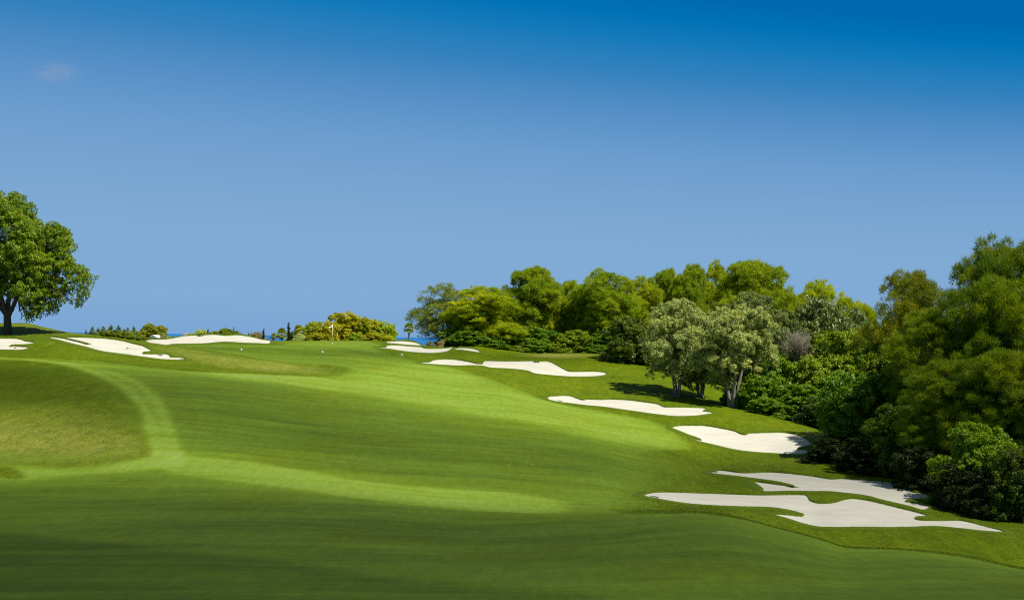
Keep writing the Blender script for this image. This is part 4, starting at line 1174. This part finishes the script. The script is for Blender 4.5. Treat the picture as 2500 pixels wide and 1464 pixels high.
# unseen clouds, added and shaped to shade set bands of the course
def cloud(pts, thick, dens, label, alt=1400.0, spread=3, world=None, ymin=40.0):
    w = np.array(world) if world else np.array([hit(x, y, ymin) for x, y in smooth_poly(pts, 14)])
    z = float(np.mean(ground(w[:, 0], np.clip(w[:, 1], 8, 900)))); k = (alt - z) / sd[2]
    x0, y0 = w.min(0) - 14; x1, y1 = w.max(0) + 14
    st = max(.9, math.sqrt((x1 - x0) * (y1 - y0) / 9000))
    X, Yy = np.meshgrid(np.arange(x0, x1, st), np.arange(y0, y1, st))
    M_ = blur(in_poly(w, X, Yy).astype(float), max(1, int(spread / st)), max(1, int(spread * 1.6 / st)))
    nz = np.zeros_like(X)
    for f_, a_ in ((.05, .5), (.13, .3), (.31, .2)):
        ph = rng.uniform(0, 6.28, 4)
        nz += a_ * np.sin(X * f_ * .5 + ph[0] + 1.5 * np.sin(Yy * f_ * 1.2 + ph[1])) * np.sin(Yy * f_ * 1.7 + ph[2] + np.sin(X * f_ * .8 + ph[3]))
    h = thick * np.clip(M_ * (1 + .45 * nz), 0, 2)
    h[M_ < .015] = 0
    ins = h > 0
    n = X.size; V = np.concatenate([np.stack([X, Yy, h * .75], -1).reshape(-1, 3), np.stack([X, Yy, -h * .25 - .002], -1).reshape(-1, 3)])
    V += sd * k + np.array([0, 0, z])
    r_, c_ = X.shape; ids = np.arange(n).reshape(r_, c_)
    cell = ins[:-1, :-1] | ins[1:, :-1] | ins[:-1, 1:] | ins[1:, 1:]
    q = np.stack([ids[:-1, :-1], ids[:-1, 1:], ids[1:, 1:], ids[1:, :-1]], -1)
    cp = np.pad(cell, 1)
    fs = [q[cell], q[cell][:, ::-1] + n]
    for dy, dx, a_, b_ in ((-1, 0, 0, 1), (0, 1, 1, 2), (1, 0, 2, 3), (0, -1, 3, 0)):
        nb = cp[1 + dy:1 + dy + cell.shape[0], 1 + dx:1 + dx + cell.shape[1]]
        e_ = q[cell & ~nb]
        if len(e_): fs.append(np.stack([e_[:, b_], e_[:, a_], e_[:, a_] + n, e_[:, b_] + n], -1))
    fs = np.concatenate(fs)
    used = np.unique(fs); remap = np.zeros(2 * n, int); remap[used] = np.arange(len(used))
    me = raw_mesh('cloud', V[used], remap[fs], np.full(len(fs), 4), cloud_material('shade_cloud_vapour', dens), True)
    return tag(link('cloud', me), label, 'cloud', 'added clouds that shade the course', 'structure')


g1 = [tuple(hit(x, y)) for x, y in smooth_poly([(2700, 1420), (2500, 1390), (2070, 1330), (1700, 1256), (1300, 1256), (950, 1238), (600, 1196), (300, 1178), (0, 1180), (-400, 1180)], 20, False)]
cloud(None, 20, .059, 'unseen cloud added to shade the near fairway', world=g1 + [(-60, 60), (-60, 20), (70, 20), (70, 60)], spread=3)
cloud([(150, 880), (450, 906), (600, 925), (740, 972), (930, 1018), (1100, 1050), (1300, 1088), (1550, 1120), (1760, 1130), (1850, 1140), (1700, 1185), (1500, 1190), (1250, 1196), (1000, 1176), (850, 1152), (600, 1108), (470, 1096), (430, 1060), (370, 970), (280, 910)], 14, .043, 'unseen cloud added to shade the slope of the fairway', spread=7)
cloud([(-400, 885), (0, 890), (150, 905), (285, 955), (335, 1030), (250, 1025), (150, 990), (0, 985), (-400, 980)], 14, .075, 'unseen cloud added to shade the rough on the left', spread=4)
cloud(None, 22, .008, 'unseen cloud added to shade the dark trees on the right', world=[(33, 100), (33, 120), (37, 140), (42, 160), (75, 178), (110, 160), (110, 80), (60, 84)], spread=6)
cloud([(480, 850), (700, 853), (1000, 864), (1250, 884), (1300, 880), (1500, 885), (1500, 872), (1250, 868), (1000, 858), (700, 848)], 10, .09, 'thin unseen cloud added to shade the apron of the green', spread=2, ymin=176)
cloud([(1480, 1170), (1640, 1140), (1850, 1120), (2300, 1150), (2550, 1240), (2550, 1385), (2300, 1345), (2070, 1330), (1900, 1285), (1700, 1253), (1480, 1250)], 12, .034, 'thin unseen cloud added to shade the bunkers at lower right', spread=5)
# faint wisp in the sky at upper left
m, nt, out = new_mat('wisp_vapour')
c0 = at(135, 178, 5200.0)
v = N(nt, 'ShaderNodeVolumePrincipled', i_Anisotropy=.3); v.inputs['Color'].default_value = (1, .93, .97, 1)
mp = N(nt, 'ShaderNodeMapping'); mp.inputs['Scale'].default_value = (1 / 130, 1 / 130, 1 / 62); mp.inputs['Location'].default_value = (-c0[0] / 130, -c0[1] / 130, -c0[2] / 62)
nt.links.new(N(nt, 'ShaderNodeNewGeometry').outputs['Position'], mp.inputs[0])
ln_ = N(nt, 'ShaderNodeVectorMath', operation='LENGTH'); nt.links.new(mp.outputs[0], ln_.inputs[0])
fall = math_n(nt, 'SUBTRACT', 1.0, ramp01(nt, ln_.outputs['Value'], 0.0, 1.0))
nz_ = ramp01(nt, noise(nt, mp.outputs[0], 1.7, 4, .6), .30, .75)
nt.links.new(math_n(nt, 'MULTIPLY', math_n(nt, 'MULTIPLY', fall, nz_), .0040), v.inputs['Density'])
nt.links.new(v.outputs[0], out.inputs['Volume'])
mb = MB()
for i in range(1):
    prof = [(.001, 1.0)] + [(math.sin(math.pi * k / 10) * (1 + .12 * math.sin(k * 2.1)), math.cos(math.pi * k / 10)) for k in range(1, 10)] + [(.001, -1.0)]
    mb.lathe([(r_ * 130, z_ * 62) for r_, z_ in prof[::-1]], tuple(c0), 26)
tag(mb.build('cloud', m, None, True), 'faint pinkish wisp of cloud in the upper left sky', 'cloud', None, 'structure')

# ------------------------------------------------------------------ render settings
SC.render.engine = 'CYCLES'
cy = SC.cycles
cy.max_bounces = 6; cy.diffuse_bounces = 3; cy.glossy_bounces = 2; cy.transmission_bounces = 4; cy.transparent_max_bounces = 8; cy.volume_bounces = 0
cy.caustics_reflective = False; cy.caustics_refractive = False
cy.use_denoising = False
cy.use_adaptive_sampling = False
cy.filter_width = 1.15
try: cy.denoiser = 'OPENIMAGEDENOISE'
except Exception: pass
SC.view_settings.view_transform = 'Standard'; SC.view_settings.look = 'None'
SC.view_settings.exposure = EXPO; SC.view_settings.gamma = 1.0
